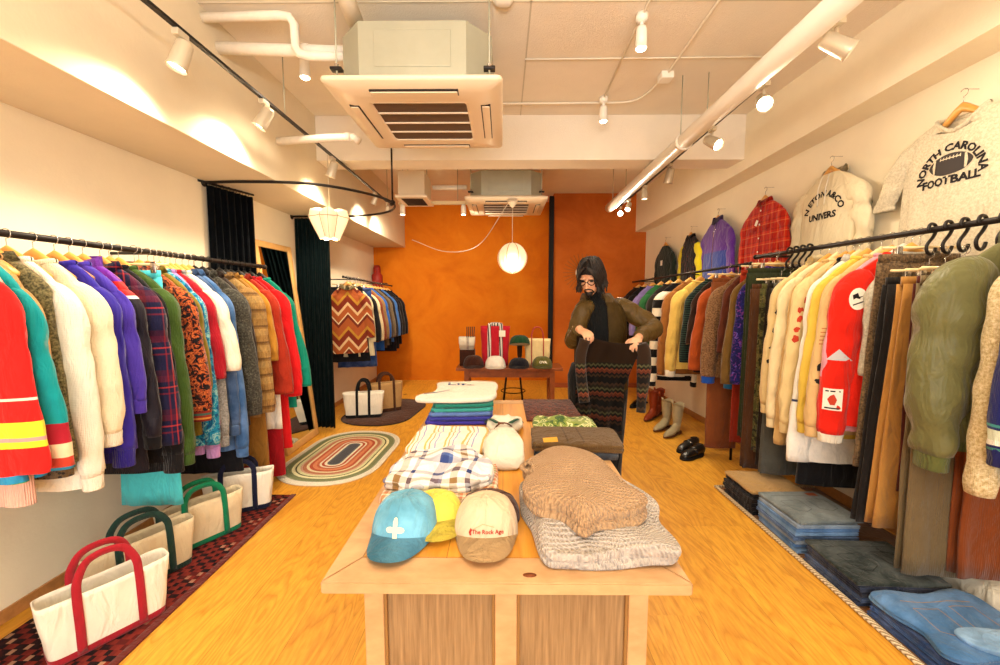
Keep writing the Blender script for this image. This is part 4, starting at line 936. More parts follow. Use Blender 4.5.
# patterned shirts
mad = cloth('madras plaid', '#d8d4d0', 'plaidxy', [(0, '#f2eee8'), (.15, '#2f4280'), (.30, '#5a70a8'), (.36, '#f2eee8'), (.50, '#8a6a40'), (.62, '#f2eee8'), (.74, '#1f2f6a'), (.82, '#f2eee8')], p=.21)
mad2 = cloth('rust gingham', '#d89a6a', 'plaidxy', [(0, '#c9824e'), (.3, '#f0dcc0'), (.5, '#7a9a70'), (.62, '#c06a48'), (.8, '#f0dcc0')], p=.05)
mad3 = cloth('pastel stripes', '#e8dcc4', 'xstripes', [(0, '#f2ead8'), (.3, '#e0b468'), (.42, '#f2ead8'), (.55, '#d89a7a'), (.62, '#f2ead8'), (.8, '#9aa0c8'), (.88, '#f2ead8')], p=.085)
folded('folded_shirt', 'rust and cream gingham shirt folded at the bottom of the patterned shirts behind the caps', 'shirt', rrect(.40, .33, .05, .03, (-.225, 1.44)), TZ, .03, mad2, 'patterned shirts behind the caps', lump=.012, dome=.1, seed=1)
folded('folded_shirt', 'navy and cream madras plaid shirt crumpled on top behind the blue cap', 'shirt', [(-.415, 1.38), (-.40, 1.32), (-.25, 1.30), (-.10, 1.33), (-.045, 1.42), (-.055, 1.55), (-.16, 1.64), (-.30, 1.65), (-.40, 1.56)], TZ+.031, .04, mad, 'patterned shirts behind the caps', lump=.024, dome=.35, seed=6, freq=14, layers=2)
folded('folded_shirt', 'pastel striped shirt folded behind the madras plaid one', 'shirt', rrect(.35, .33, .04, -.04, (-.245, 1.84)), TZ, .045, mad3, 'patterned shirts behind the caps', lump=.016, dome=.3, seed=9, layers=2, freq=12)
# tees
tc = [('violet blue tee', '#4038a8', 'violet blue tee shirt folded lowest of the pile by the white drawstring bag'), ('cobalt tee', '#3c3fa0', 'cobalt blue tee shirt folded second from the bottom of the tee pile'), ('sky tee', '#5c7ab8', 'dusty sky blue tee shirt folded in the middle of the tee pile'),
      ('sea green tee', '#3a9a94', 'sea green tee shirt folded in the tee pile above the blues'), ('bottle tee', '#1f7466', 'bottle green tee shirt folded just below the white tee')]
zz = TZ
for i, (nm, c_, lb) in enumerate(tc):
    folded('folded_tee_shirt', lb, 'tee shirt', rrect(.37-.008*i, .42, .04, .03+.015*i, (-.25+.004*i, 2.36)), zz, .022, cloth(nm, c_), 'tee shirts in the far pile', lump=.008, dome=.1, seed=i*3.3); zz += .0245
wt = folded('folded_tee_shirt', 'white tee shirt with thin blue script and a wavy line, topmost of the tee pile', 'tee shirt', [(-.47, 2.16), (-.30, 2.15), (-.07, 2.19), (-.04, 2.40), (-.055, 2.60), (-.25, 2.60), (-.42, 2.57), (-.40, 2.40), (-.42, 2.26), (-.48, 2.22)], zz, .03, cloth('white tee', '#dcd5c6', nz=.04), 'tee shirts in the far pile', lump=.009, dome=.25, seed=14)
def top_decal(o, name, bm, org, rt, up, mat, off=.002, dense=0): 
    project(bm, o, org, rt, up, (0, 0, -1), off, dense); return obj(name, bm, mat, o)
blu = plain('faded blue ink', '#3c4678', .8)
top_decal(wt, 'lettering', text_bm('Life', .12, .001), (.03, .08, .04), (1, .1, 0), (-.1, 1, 0), blu)
bm = bmesh.new()
pts = [(-.19+k*.016, 0, -.06+.05*(k/9)**1.5) for k in range(10)]
loft(bm, [[(p[0], 0, p[2]-.004), (p[0], 0, p[2]+.005)] for p in pts], False, False, False); top_decal(wt, 'wavy_line', bm, (0.02, -.02, .04), (1, .25, 0), (-.1, 1, 0), blu)
# white drawstring bag
wc = cloth('white canvas', '#dcd4c2', weave='smooth', nz=.04)
bg_ = empty('drawstring_bag', (.005, 1.82, TZ), 0, 'white canvas drawstring bag lying between the tee pile and the brown jeans', 'bag')
sections = [(-.25, .055, .02), (-.235, .072, .045), (-.18, .086, .075), (-.10, .088, .09), (-.02, .082, .085), (.05, .068, .07), (.10, .055, .06), (.125, .050, .055), (.17, .085, .075), (.24, .092, .08), (.30, .075, .055)]
rings = []
for yy, w_, h_ in [(interp([(i, s[0]) for i, s in enumerate(sections)], k/3), interp([(i, s[1]) for i, s in enumerate(sections)], k/3), interp([(i, s[2]) for i, s in enumerate(sections)], k/3)) for k in range(31)]:
    rings.append([((w_*(abs(cos(a))**.8)*(1 if cos(a) > 0 else -1)*(1+.28*nz3(cos(a)*2, yy*16, 1))), yy+.25*0, max(0.001, h_*.56+h_*.56*sin(a)*(1+.42*nz3(cos(a)*4, yy*18, 5)))) for a in [2*PI*j/28 for j in range(28)]])
bm = bmesh.new(); loft(bm, rings); obj('bag_body', bm, wc, bg_)
dgm = cloth('dark green webbing', '#1f4a38')
for s in (-1, 1): obj('strap', tubeo(smoothpath([(s*.03, .11, .085), (s*.065, .17, .085), (s*.075, .25, .06), (s*.095, .32, .02), (s*.05, .37, .008)], 5), .013, 4, True, .003), dgm, bg_)
obj('cord', tubeo([(.046*cos(a), .118, .04+.042*sin(a)) for a in [2*PI*j/20 for j in range(21)]], .004, 6, False), plain('brown leather cord', '#5a3018', .6), bg_)
obj('leather_tab', box(-.03, .0, .06, .085, .093, .097, .001), plain('brown leather cord', '#5a3018'), bg_)
# brown jeans + green shirt + patterned cloth
bj = cloth('brown cord jeans', '#5d4628', weave='cord')
folded('folded_jeans', 'dark blue jeans folded beneath the brown corduroy pair', 'jeans', rrect(.37, .24, .035, -.03, (.325, 1.80)), TZ, .028, cloth('ink denim', '#1c2430', weave='denim'), None, lump=.006, dome=.05, seed=2)
jb = folded('folded_jeans', 'brown corduroy jeans with a yellow leather waist patch behind the brown sweater', 'jeans', rrect(.40, .25, .04, -.05, (.335, 1.81)), TZ+.030, .035, bj, None, lump=.007, dome=.25, seed=5, layers=2)
top_decal(jb, 'waist_patch', disc_bm([(-.032, -.022), (.032, -.022), (.032, .022), (-.032, .022)]), (-.125, -.085, .05), (1, .05, 0), (0, 1, 0), plain('yellow leather', '#d09a30', .6), .003, 2)
for xx in (-.05, .02): 
    bm = disc_bm([(-.004, -.11), (.004, -.11), (.004, .1), (-.004, .1)]); top_decal(jb, 'seam', bm, (xx, 0, .05), (1, 0, 0), (0, 1, 0), cloth('brown seam', '#4a3418'), .002, 4)
gsh = cloth('green print satin', '#7f8c48', 'blotch', [(0, '#3c5a2a'), (.42, '#7e9040'), (.52, '#cfd098'), (.58, '#5a7434')], p=.07)
folded('folded_blouse', 'glossy green and pale yellow printed blouse folded behind the brown jeans', 'blouse', rrect(.33, .17, .04, -.08, (.325, 2.06)), TZ, .05, gsh, None, lump=.02, dome=.35, seed=21, freq=16)
dp = cloth('dark red paisley', '#4a1a12', 'blotch', [(0, '#2c100c'), (.46, '#5a2216'), (.54, '#8a4a30'), (.58, '#3a140e')], p=.02)
o = obj('patterned_scarf', box(.135, .462, 2.22, 2.70, TZ, TZ+.007, .003), dp, None); tag(o, 'dark red paisley scarf spread flat at the far end of the display table', 'scarf')

# ------------------------------------------------------------------ baseball caps
def cap(x, y, z, rz, label, mat, bmat, sc=1.0, squash=1.0, group='caps', bend=.030):
    r = empty('baseball_cap', (x, y, z), rz, label, 'cap', group)
    R_ = .092*sc; D_ = .098*sc; Hh = .100*sc*squash
    rings = []
    for k in range(13):
        e_ = k/12*PI/2; zz_ = Hh*sin(e_)**.92; rr_ = cos(e_)**.62 if k < 12 else 0.02
        row = []
        for j in range(48):
            a = 2*PI*j/48; sx, sy = cos(a), sin(a)
            fr = max(0, -sy)
            row.append((R_*rr_*sx*(1+.012*abs(sin(3*a))), D_*rr_*sy*(1-.06*fr)+.008*sc*(zz_/Hh)*0-.0, zz_*(1+.05*fr)+.012*sc*(fr*0)))
        rings.append(row)
    bm = bmesh.new(); loft(bm, rings, False, True); cr = obj('crown', bm, mat, r)
    rows = []
    for iv in range(9):
        v = iv/8; row = []
        for iu in range(25):
            u = -1+2*iu/24; a = -PI/2+u*1.22
            bx_, by_ = R_*cos(a)*.99, D_*.86*sin(a)
            w_ = .092*sc*u*.97*(1-.05*v*v)
            tx = bx_+(w_-bx_)*min(1, v*1.6)**.8; ext = .084*sc*(1-.9*abs(u)**5)
            row.append((tx, by_-v*ext-(.0 if v < .01 else .004), .010*sc*(1-v)+bend*(1-u*u)*(.72-.12*v)+.0008))
        rows.append(row)
    bm = bmesh.new(); loft(bm, rows, False, False, False); bmesh.ops.solidify(bm, geom=bm.faces, thickness=.0035); br = obj('brim', bm, bmat, r)
    obj('button', latheo([(0, Hh*1.0+.006), (.006, Hh+.005), (.008, Hh+.001), (.006, Hh-.004)], 12), mat, r)
    bm = bmesh.new()
    for k in range(6):
        a = PI/6+k*PI/3; row = []
        for e_ in [i/10*PI/2*.97 for i in range(11)]:
            rr_ = cos(e_)**.62*1.006; fr = max(0, -sin(a)); row.append((R_*rr_*cos(a)*(1+.012), D_*rr_*sin(a)*(1-.06*fr), Hh*sin(e_)**.92*(1+.05*fr)+.0008))
        tube(bm, row, .0012, 5)
    obj('seam', bm, mat, cr)
    return r
dcap = cloth('washed blue denim cap', '#5a9ab4', weave='denim', nz=.12); dcap2 = cloth('washed blue brim', '#4d8ca8', weave='denim', nz=.1)
bc = cap(-.292, 1.155, TZ, -.10, 'washed blue denim baseball cap with a cream cross on the front', dcap, dcap2, 1.06, 1.02, 'caps on the display table')
crm = plain('cream embroidery', '#efe8b8', .8); yelcap = cloth('yellow cap cotton', '#e2cf52')
def cap_decal(c_, name, bm, zc, mat, xc=0, off=.0025, dense=0):
    cr = kid(c_, 'crown'); project(bm, cr, (xc, -.13, zc), (1, 0, 0), (0, .45, 1), (0, 1, -.45), off, dense); return obj(name, bm, mat, cr)
cross = []
for k in range(32):
    a = 2*PI*k/32; rr_ = .0085+.0195*abs(cos(2*a))**2.2
    cross.append((rr_*cos(a)*.95, rr_*sin(a)*1.2))
cap_decal(bc, 'cross_emblem', disc_bm(cross), .070, crm, 0, .003, 0)
beig = cloth('beige cap cotton', '#cfb998', nz=.05); beig2 = cloth('tan brim cotton', '#c9a878', nz=.05)
gc = cap(-.050, 1.155, TZ, .02, 'beige cotton baseball cap with small red script and a line figure', beig, beig2, 1.04, 1.0, 'caps on the display table')
rc = plain('red embroidery', '#a02a1e', .8)
cap_decal(gc, 'lettering', text_bm('The Rock Age', .0155, .0003), .060, rc, .006, .003)
cap_decal(gc, 'figure_mark', disc_bm([(-.003, -.008), (.002, -.008), (.001, .0), (.004, .006), (0, .012), (-.003, .007), (-.006, 0)]), .064, rc, -.042, .003)
bm = bmesh.new(); loft(bm, [[(-.04, 0, .004), (-.04, 0, .0055)], [(-.012, 0, .018), (-.012, 0, .0195)], [(.02, 0, .010), (.02, 0, .0115)]], False, False, False); cap_decal(gc, 'roof_line', bm, .067, plain('fawn thread', '#b89a6a', .8), .004, .003)
cap(-.215, 1.225, TZ, .25, 'pale yellow baseball cap tucked behind the blue denim one', yelcap, yelcap, .95, .78, 'caps on the display table')
cap(-.045, 1.235, TZ, .0, 'dark brown baseball cap tucked behind the beige one', cloth('dark brown cap', '#4a2416'), cloth('dark brown cap', '#4a2416'), 1.08, .62, 'caps on the display table')

# ------------------------------------------------------------------ totes
def tote(x, y, z, rz, label, body, trim, w=.40, h=.27, d=.15, hh=.17, sw=.022, inset=.10, group='canvas totes', base=True, lean=0, bm2=None):
    r = empty('tote_bag', (x, y, z), rz, label, 'tote bag', group)
    def sec(zz_, k):
        W_ = w/2*(.86+.14*k); D_ = d/2*(1-.25*k**2); n = 40; o_ = []
        for j in range(n):
            a = 2*PI*j/n; c_, s_ = cos(a), sin(a)
            xx = W_*abs(c_)**.28*(1 if c_ >= 0 else -1); yy = D_*abs(s_)**.35*(1 if s_ >= 0 else -1)
            o_.append((xx+.006*nz3(zz_*9, yy*6, x*9), yy+.010*nz3(xx*8, zz_*9, y*5)*(k+.2)+lean*zz_, zz_+.010*k*k*nz3(xx*6, 1, y)))
        return o_
    zs = [k/10 for k in range(11)]
    out = [sec(h*k+.002, k) for k in zs]
    inn = [[(p[0]*.975, lean*h*k+(p[1]-lean*h*k)*.94, p[2]) for p in sec(h*k+.002, k)] for k in zs[::-1] if k > .05]
    bm = bmesh.new(); loft(bm, out+inn, True, True); b = obj('canvas_body', bm, body, r)
    if base:
        bm = bmesh.new(); loft(bm, [[(p[0]*1.008, p[1]*1.02, p[2]) for p in sec(h*k, k)] for k in (0, .05, .12)], True, False); obj('base_band', bm, trim, r)
    for s in (-1, 1):
        yb = lambda k: s*(d/2*(1-.25*k**2)+.004)+lean*h*k
        pth = [(-inset, yb(0.03), .012), (-inset, yb(.5), h*.5), (-inset*1.0, yb(1), h), (-inset*.93, yb(1)*.9, h+hh*.45), (-inset*.6, yb(1)*.75, h+hh*.88), (0, yb(1)*.7, h+hh), (inset*.6, yb(1)*.75, h+hh*.88), (inset*.93, yb(1)*.9, h+hh*.45), (inset, yb(1), h), (inset, yb(.5), h*.5), (inset, yb(.03), .012)]
        P = smoothpath(pth, 5); rings = []
        for i, p in enumerate(P):
            dd = (P[min(i+1, len(P)-1)]-P[max(i-1, 0)]).normalized(); nn = Vector((dd.z, 0, -dd.x)).normalized()
            rings.append([p+nn*sw*.5*a+Vector((0, 1, 0))*.0018*b_ for a, b_ in ((1, 1), (-1, 1), (-1, -1), (1, -1))])
        bm = bmesh.new(); loft(bm, rings); obj('handle', bm, trim, r)
    return r
cv = cloth('natural canvas', '#e9e1cf', nz=.05); cv2 = cloth('aged canvas', '#d6c5a2', nz=.08)
rdt = cloth('brick red webbing', '#a5202c'); dgt = cloth('forest webbing', '#1f3a34'); grt = cloth('kelly green webbing', '#0f7a52'); nvt = cloth('navy webbing', '#161a34')
tote(-1.71, 1.61, .012, math.radians(56), 'white canvas tote bag with brick red handles and base, nearest on the runner rug', cv, rdt, .42, .245, .16, .135, .029, .095, 'canvas totes along the wall')
tote(-1.85, 1.93, .012, math.radians(60), 'aged cream canvas tote with dark forest green handles behind the red handled one', cv2, dgt, .45, .232, .15, .11, .03, .10, 'canvas totes along the wall')
tote(-1.80, 2.275, .012, math.radians(58), 'aged cream canvas tote with kelly green handles and base', cv2, grt, .44, .238, .14, .10, .03, .10, 'canvas totes along the wall')
tote(-1.80, 2.62, .012, math.radians(26), 'white canvas tote with navy handles and base, farthest on the runner rug', cv, nvt, .42, .255, .14, .09, .03, .095, 'canvas totes along the wall')
tote(-1.69, 4.76, .014, math.radians(10), 'cream canvas tote with black handles on the dark oval rug', cv, cloth('black webbing', '#141416'), .48, .30, .14, .15, .03, .07, 'totes on the oval rug')
tote(-1.50, 5.02, .014, math.radians(30), 'tan canvas tote with brown handles behind the cream tote on the oval rug', cloth('tan canvas', '#b08a58'), cloth('brown webbing', '#4a2a18'), .42, .36, .16, .12, .03, .09, 'totes on the oval rug')

# ------------------------------------------------------------------ rugs
kil = NT('kilim', .95, .1); ko = kil.xyz()
ix = kil.math('FLOOR', kil.math('MULTIPLY', ko[0], 1/.021)); iy = kil.math('FLOOR', kil.math('MULTIPLY', ko[1], 1/.026))
f_ = kil.math('FRACT', kil.math('MULTIPLY', kil.math('ADD', ix, kil.math('MULTIPLY', kil.math('PINGPONG', iy, 5), 2)), .29))
kc = kil.ramp(f_, [(0, lin('#1c1214')), (.28, lin('#5e201c')), (.5, lin('#96705a')), (.60, lin('#6a2620')), (.8, lin('#241418'))], True)
big = kil.noise(5, 2); kc = kil.mix(kil.ramp(big, [(.52, (0, 0, 0, 1)), (.58, (.45, .45, .45, 1))]), kc, lin('#6e241e'))
stp = kil.math('PINGPONG', kil.math('SUBTRACT', ko[0], .0), 1)
kil.base(kc); kil.bump(kil.noise(200), .4, .003); kil = kil.m
rg = empty('runner_rug', (-1.83, 1.8, 0), 0, 'narrow red, black and cream patterned runner rug under the row of canvas totes', 'rug')
obj('pile', box(-.30, .27, -.95, 1.02, .0005, .008, .002), kil, rg); 
obj('border', box(.27, .305, -.97, 1.03, .0005, .009, .003), cloth('maroon binding', '#5e2018', 'stripes'.replace('stripes', 'plain')), rg)
brd = NT('braided wool', .95, .1); bo = brd.xyz()
ay = brd.math('MAXIMUM', brd.math('SUBTRACT', brd.math('ABSOLUTE', bo[1]), .20), 0); ax_ = brd.math('ABSOLUTE', bo[0])
dd_ = brd.math('POWER', brd.math('ADD', brd.math('POWER', ax_, 2.3), brd.math('POWER', ay, 2.3)), 1/2.3)
rings_ = [(0, '#56585e'), (.10, '#6a6a6c'), (.14, '#efe6cc'), (.19, '#b0523a'), (.24, '#e8dcc0'), (.28, '#c0684a'), (.33, '#d88a62'), (.40, '#b85a40'), (.46, '#e6d8b0'), (.51, '#b87a5a'), (.58, '#d0a890'), (.62, '#d8d8a8'), (.68, '#5a5a38'), (.71, '#ece6b8'), (.77, '#7e8660'), (.86, '#8a9070'), (.90, '#e8e0cc')]
bc_ = brd.ramp(brd.math('MULTIPLY', dd_, 1/.42), [(a, lin(b)) for a, b in rings_], True)
brd.base(brd.mix(1, bc_, brd.ramp(brd.noise(120, 2), [(.35, (.75, .75, .75, 1)), (.6, (1, 1, 1, 1))]), 'MULTIPLY'))
brd.bump(brd.math('ADD', brd.math('SINE', brd.math('MULTIPLY', dd_, 320)), brd.noise(150)), .6, .004); brd = brd.m
def oval(name, label, x, y, rx, ry, h, mat, rz=0, p=2.3, straight=.2, edge=None):
    n = 96; base = []
    for j in range(n):
        a = 2*PI*j/n; c_, s_ = cos(a), sin(a); k = 1/((abs(c_)**p+abs(s_)**p)**(1/p)); xx, yy = rx*c_*k, (ry-straight)*s_*k
        base.append((xx, yy+(straight if s_ > 0 else -straight)))
    r = empty(name, (x, y, 0), rz, label, 'rug')
    bm = bmesh.new(); loft(bm, [[(px*s, py*s, zz_) for px, py in base] for s, zz_ in ((.99, .0005), (1, h*.5), (.99, h), (.5, h+.0005), (.01, h+.001))]); obj('braid', bm, mat, r)
    if edge: obj('edge_binding', tubeo([(px*1.005, py*1.005, h*.55) for px, py in base+[base[0]]], h*.55, 8, False), edge, r)
    return r
oval('braided_rug', 'oval braided rug in cream, green and rust rings on the floor by the curtains', -1.47, 3.60, .42, .63, .010, brd, math.radians(-3), edge=cloth('cream braid', '#e4dac0'))
oval('oval_rug', 'dark brown oval rug under the cream tote at the far end', -1.50, 5.02, .42, .60, .012, cloth('dark brown braid', '#3c2018', 'fleck', [(.4, '#2c1610'), (.6, '#5a3420')]), math.radians(-8), edge=cloth('black binding', '#1a1210'))
rope = NT('rope', .9, .1); ro = rope.xyz(); rf = rope.math('FRACT', rope.math('MULTIPLY', rope.math('ADD', ro[1], rope.math('MULTIPLY', ro[0], 1.2)), 1/.022))
rope.base(rope.ramp(rf, [(0, lin('#8a6a44')), (.2, lin('#d6bd94')), (.6, lin('#e8d6b4')), (1, lin('#8a6a44'))])); rope.bump(rope.math('SINE', rope.math('MULTIPLY', rf, PI)), .8, .01); rope = rope.m
rg = empty('flat_woven_mat', (1.95, 1.9, 0), 0, 'long brown woven mat with a beige rope border under the stacks of jeans', 'mat')
obj('weave', box(-.29, .44, -1.0, 1.06, .0005, .008, .002), cloth('brown mat', '#7a5230', nz=.2), rg)
obj('rope_border', tubeo([(-.305, -1.0, .010), (-.305, 0, .010), (-.315, 1.07, .010), (-.1, 1.075, .010), (.43, 1.075, .010)], .016, 10, True, .010), rope, rg)

# ------------------------------------------------------------------ stacks of jeans on the floor
def jstack(x, y, w, d, n, th, mats, labs, cat, grp, rz=0, jit=.008, z0=.009):
    z = z0; R_ = random.Random(int(x*1000+y*77))
    for i in range(n):
        m = mats[i % len(mats)]; a = rz+R_.uniform(-.03, .03)
        folded('folded_'+cat, labs(i), cat, rrect(w+R_.uniform(-.015, .01), d+R_.uniform(-.015, .01), .022, a, (x+R_.uniform(-jit, jit), y+R_.uniform(-jit, jit))), z, th, m, grp, lump=.004, dome=.04, layers=2, seed=R_.random()*9)
        z += th*1.10
    return z
ordw = ['lowest', 'second', 'third', 'fourth', 'fifth', 'sixth', 'seventh', 'eighth', 'ninth']
bk = [cloth('black trousers cloth', '#141214'), cloth('soot trousers cloth', '#211a18')]
zt1 = jstack(1.83, 2.72, .36, .33, 5, .026, bk, lambda i: ordw[i]+' from the floor of the folded black trousers in the farthest stack', 'trousers', 'folded black trousers in the farthest floor stack')
folded('folded_trousers', 'sand beige folded corduroys on top of the stack of black trousers', 'trousers', rrect(.37, .33, .03, 0, (1.83, 2.72)), zt1, .02, cloth('sand cord', '#b8935a', weave='cord'), None, lump=.008, dome=.2, seed=3)
dnm = [cloth('denim pale', '#6f93bb', weave='denim'), cloth('denim mid', '#4f77a8', weave='denim'), cloth('denim grey', '#7d8ea0', weave='denim'), cloth('denim dusk', '#46618a', weave='denim')]
zt2 = jstack(1.835, 2.33, .36, .34, 7, .022, dnm, lambda i: ordw[i]+' from the floor of the light blue jeans in the tallest stack', 'jeans', 'light blue jeans in the tallest floor stack')
jt2 = folded('folded_jeans', 'grey washed jeans with a red tab on top of the tallest jeans stack', 'jeans', rrect(.38, .35, .03, .05, (1.85, 2.34)), zt2, .022, cloth('grey washed denim', '#687274', weave='denim'), None, lump=.008, dome=.3, seed=7)
dnd = [cloth('ink blue denim', '#1e2a44', weave='denim'), cloth('steel denim', '#34486a', weave='denim'), cloth('dark indigo denim', '#182034', weave='denim')]
zt3 = jstack(1.86, 1.93, .40, .33, 4, .023, dnd, lambda i: ordw[i]+' from the floor of the dark indigo jeans in the third stack', 'jeans', 'dark indigo jeans in the third floor stack')
jt3 = folded('folded_jeans', 'blackish green folded trousers on top of the dark indigo jeans', 'jeans', rrect(.43, .34, .03, -.04, (1.87, 1.93)), zt3, .02, cloth('blackish green denim', '#1d2826', weave='denim'), None, lump=.008, dome=.3, seed=4)
dnn = [cloth('navy denim', '#223a66', weave='denim'), cloth('classic denim', '#2f5288', weave='denim')]
zt4 = jstack(1.90, 1.55, .44, .34, 3, .023, dnn, lambda i: ordw[i]+' from the floor of the classic blue jeans in the stack nearest the door', 'jeans', 'classic blue jeans in the nearest floor stack')
fj = folded('folded_jeans', 'faded sky blue jeans with a turned leg, on top of the nearest stack', 'jeans', [(1.665, 1.72), (1.66, 1.62), (1.70, 1.52), (1.675, 1.42), (1.74, 1.375), (1.90, 1.385), (2.11, 1.375), (2.14, 1.44), (2.12, 1.60), (2.13, 1.71), (2.05, 1.735), (1.88, 1.72), (1.74, 1.745)], zt4, .03, cloth('faded sky denim', '#3f6c9c', weave='denim'), None, lump=.020, dome=.45, seed=12, layers=2, freq=7)
bm, c_ = heap_bm([(1.80, 1.50), (1.80, 1.42), (1.90, 1.37), (2.08, 1.37), (2.10, 1.46), (1.95, 1.50)], zt4+.034, .02, .008, 1, .3, 5)
for v in bm.verts: v.co -= Vector(fj.location)
obj('turned_leg', bm, cloth('denim reverse', '#6f94b8', weave='denim'), fj)
folded('wall_cushion', 'cream quilted cushion by the wall behind the nearest jeans', 'cushion', rrect(.22, .30, .05, 0, (2.28, 1.80)), .009, .13, cloth('cream quilt', '#d2cbb8'), None, lump=.01, dome=.2, seed=2)

def jeans_detail(o, w, d, thread, tab=None, zt=.05):
    for (x_, y_) in ((-w*.22, -d*.05), (w*.24, .0)):
        pts = [(-.055, .06), (.055, .06), (.055, -.045), (0, -.075), (-.055, -.045)]
        bm = bmesh.new()
        for a, b in zip(pts, pts[1:]+pts[:1]):
            n_ = Vector((a[1]-b[1], b[0]-a[0])).normalized()*.0013
            bm.faces.new([bm.verts.new((q[0], 0, q[1])) for q in ((a[0]-n_.x, a[1]-n_.y), (b[0]-n_.x, b[1]-n_.y), (b[0]+n_.x, b[1]+n_.y), (a[0]+n_.x, a[1]+n_.y))])
        top_decal(o, 'pocket_stitching', bm, (x_, y_, zt), (1, .04, 0), (-.04, 1, 0), thread, .0015, 3)
    bm = disc_bm([(-w*.42, -.0015), (w*.42, -.0015), (w*.42, .0015), (-w*.42, .0015)]); top_decal(o, 'waist_seam', bm, (0, d*.33, zt), (1, 0, 0), (0, 1, 0), thread, .0015, 5)
    if tab: top_decal(o, 'back_tab', disc_bm([(-.03, -.02), (.03, -.02), (.03, .02), (-.03, .02)]), (w*.30, d*.36, zt), (1, 0, 0), (0, 1, 0), tab, .002, 2)
jeans_detail(jt2, .36, .33, plain('grey thread', '#3c4446', .8), plain('rust leather tab', '#9a4a2c', .6))
jeans_detail(jt3, .40, .32, plain('dark thread', '#0e1414', .8)); jeans_detail(fj, .36, .26, plain('gold thread', '#a8824a', .8), None, .08)

# ------------------------------------------------------------------ boots and shoes
def boot(x, y, rz, h, mat, label, group, sole, cowboy=True, s=1.0):
    r = empty('cowboy_boot' if cowboy else 'boot', (x, y, .0005), rz, label, 'boot', group)
    # toe towards -y
    rings = []; hb = .035 if cowboy else .02
    tab = [(-.205, .012, .012, .028), (-.19, .022, .018, .034), (-.15, .036, .026, .038), (-.10, .045, .033, .046), (-.05, .043, .042, .058), (-.01, .038, .055, .078)]
    for yy, w_, h_, zc in tab: rings.append([(w_*cos(a), yy, zc*.85+h_*sin(a)*.9+.006) for a in [2*PI*j/20 for j in range(20)]])
    leg = [((.018, .075), .040, .060), ((.03, .115), .040, .056), ((.034, .17), .044, .055), ((.036, h*.65), .052, .062), ((.038, h*.9), .056, .068), ((.038, h), .057, .070)]
    for (yy, zz_), w_, d_ in leg:
        k = min(1, max(0, (zz_-.075)/.08)); row = []
        for j in range(20):
            a = 2*PI*j/20; v = Vector((w_*cos(a), 0, 0))
            q = Vector((0, sin(a)*d_*(-(k)), sin(a)*d_*(1-k))) if True else 0
            dip = (.022*(cos(a)**2)*-1 if cowboy and zz_ >= h*.999 else 0)
            row.append((w_*cos(a), yy-sin(a)*d_*(.35+.65*k), zz_+sin(a)*d_*(1-k)*.9+dip))
        rings.append(row)
    bm = bmesh.new(); loft(bm, rings, True, False); bmesh.ops.solidify(bm, geom=bm.faces, thickness=.002)
    obj('upper', bm, mat, r)
    bm = bmesh.new(); prism(bm, [(p[0], p[1]) for p in closed_smooth([(0, -.215), (.028, -.18), (.047, -.11), (.040, -.03), (.034, .03), (.036, .075), (0, .095), (-.036, .075), (-.034, .03), (-.040, -.03), (-.047, -.11), (-.028, -.18)], 36)], .012, .020); obj('sole', bm, sole, r)
    obj('heel', box(-.031, .031, .03, .088, 0, hb, .004), sole, r)
    if cowboy:
        for sx in (-1, 1): obj('pull_strap', tubeo(smoothpath([(sx*.057, .038, h-.05), (sx*.062, .038, h+.005), (sx*.052, .038, h-.04)], 4), .010, 4, True, .0015), mat, r)
    r.scale = (s, s, s); return r
tanb = plain('rust boot leather', '#b04a26', .4, .5, nz=.12); wb = plain('cream boot leather', '#cdbf98', .4, .5, nz=.08); kb = plain('black boot leather', '#100e0e', .3, .5); sol = plain('stacked leather heel', '#5a3218', .5)
boot(1.80, 4.74, math.radians(-42), .33, tanb, 'rust orange leather cowboy boot, outer one of its pair', 'rust orange cowboy boots', sol)
boot(1.92, 4.88, math.radians(-42), .33, tanb, 'rust orange leather cowboy boot, wall side one of its pair', 'rust orange cowboy boots', sol)
boot(1.83, 4.16, math.radians(-52), .34, wb, 'cream leather cowboy boot, nearer one of its pair', 'cream cowboy boots', sol)
boot(1.80, 4.36, math.radians(-52), .33, wb, 'cream leather cowboy boot, farther one of its pair', 'cream cowboy boots', sol)
boot(1.84, 5.28, math.radians(-55), .36, kb, 'tall black leather boot beyond the rust cowboy boots', 'tall black boots', plain('black rubber', '#0c0b0b', .6), False)
boot(1.92, 5.42, math.radians(-55), .36, kb, 'tall black leather boot standing against the far partition end', 'tall black boots', plain('black rubber', '#0c0b0b', .6), False)
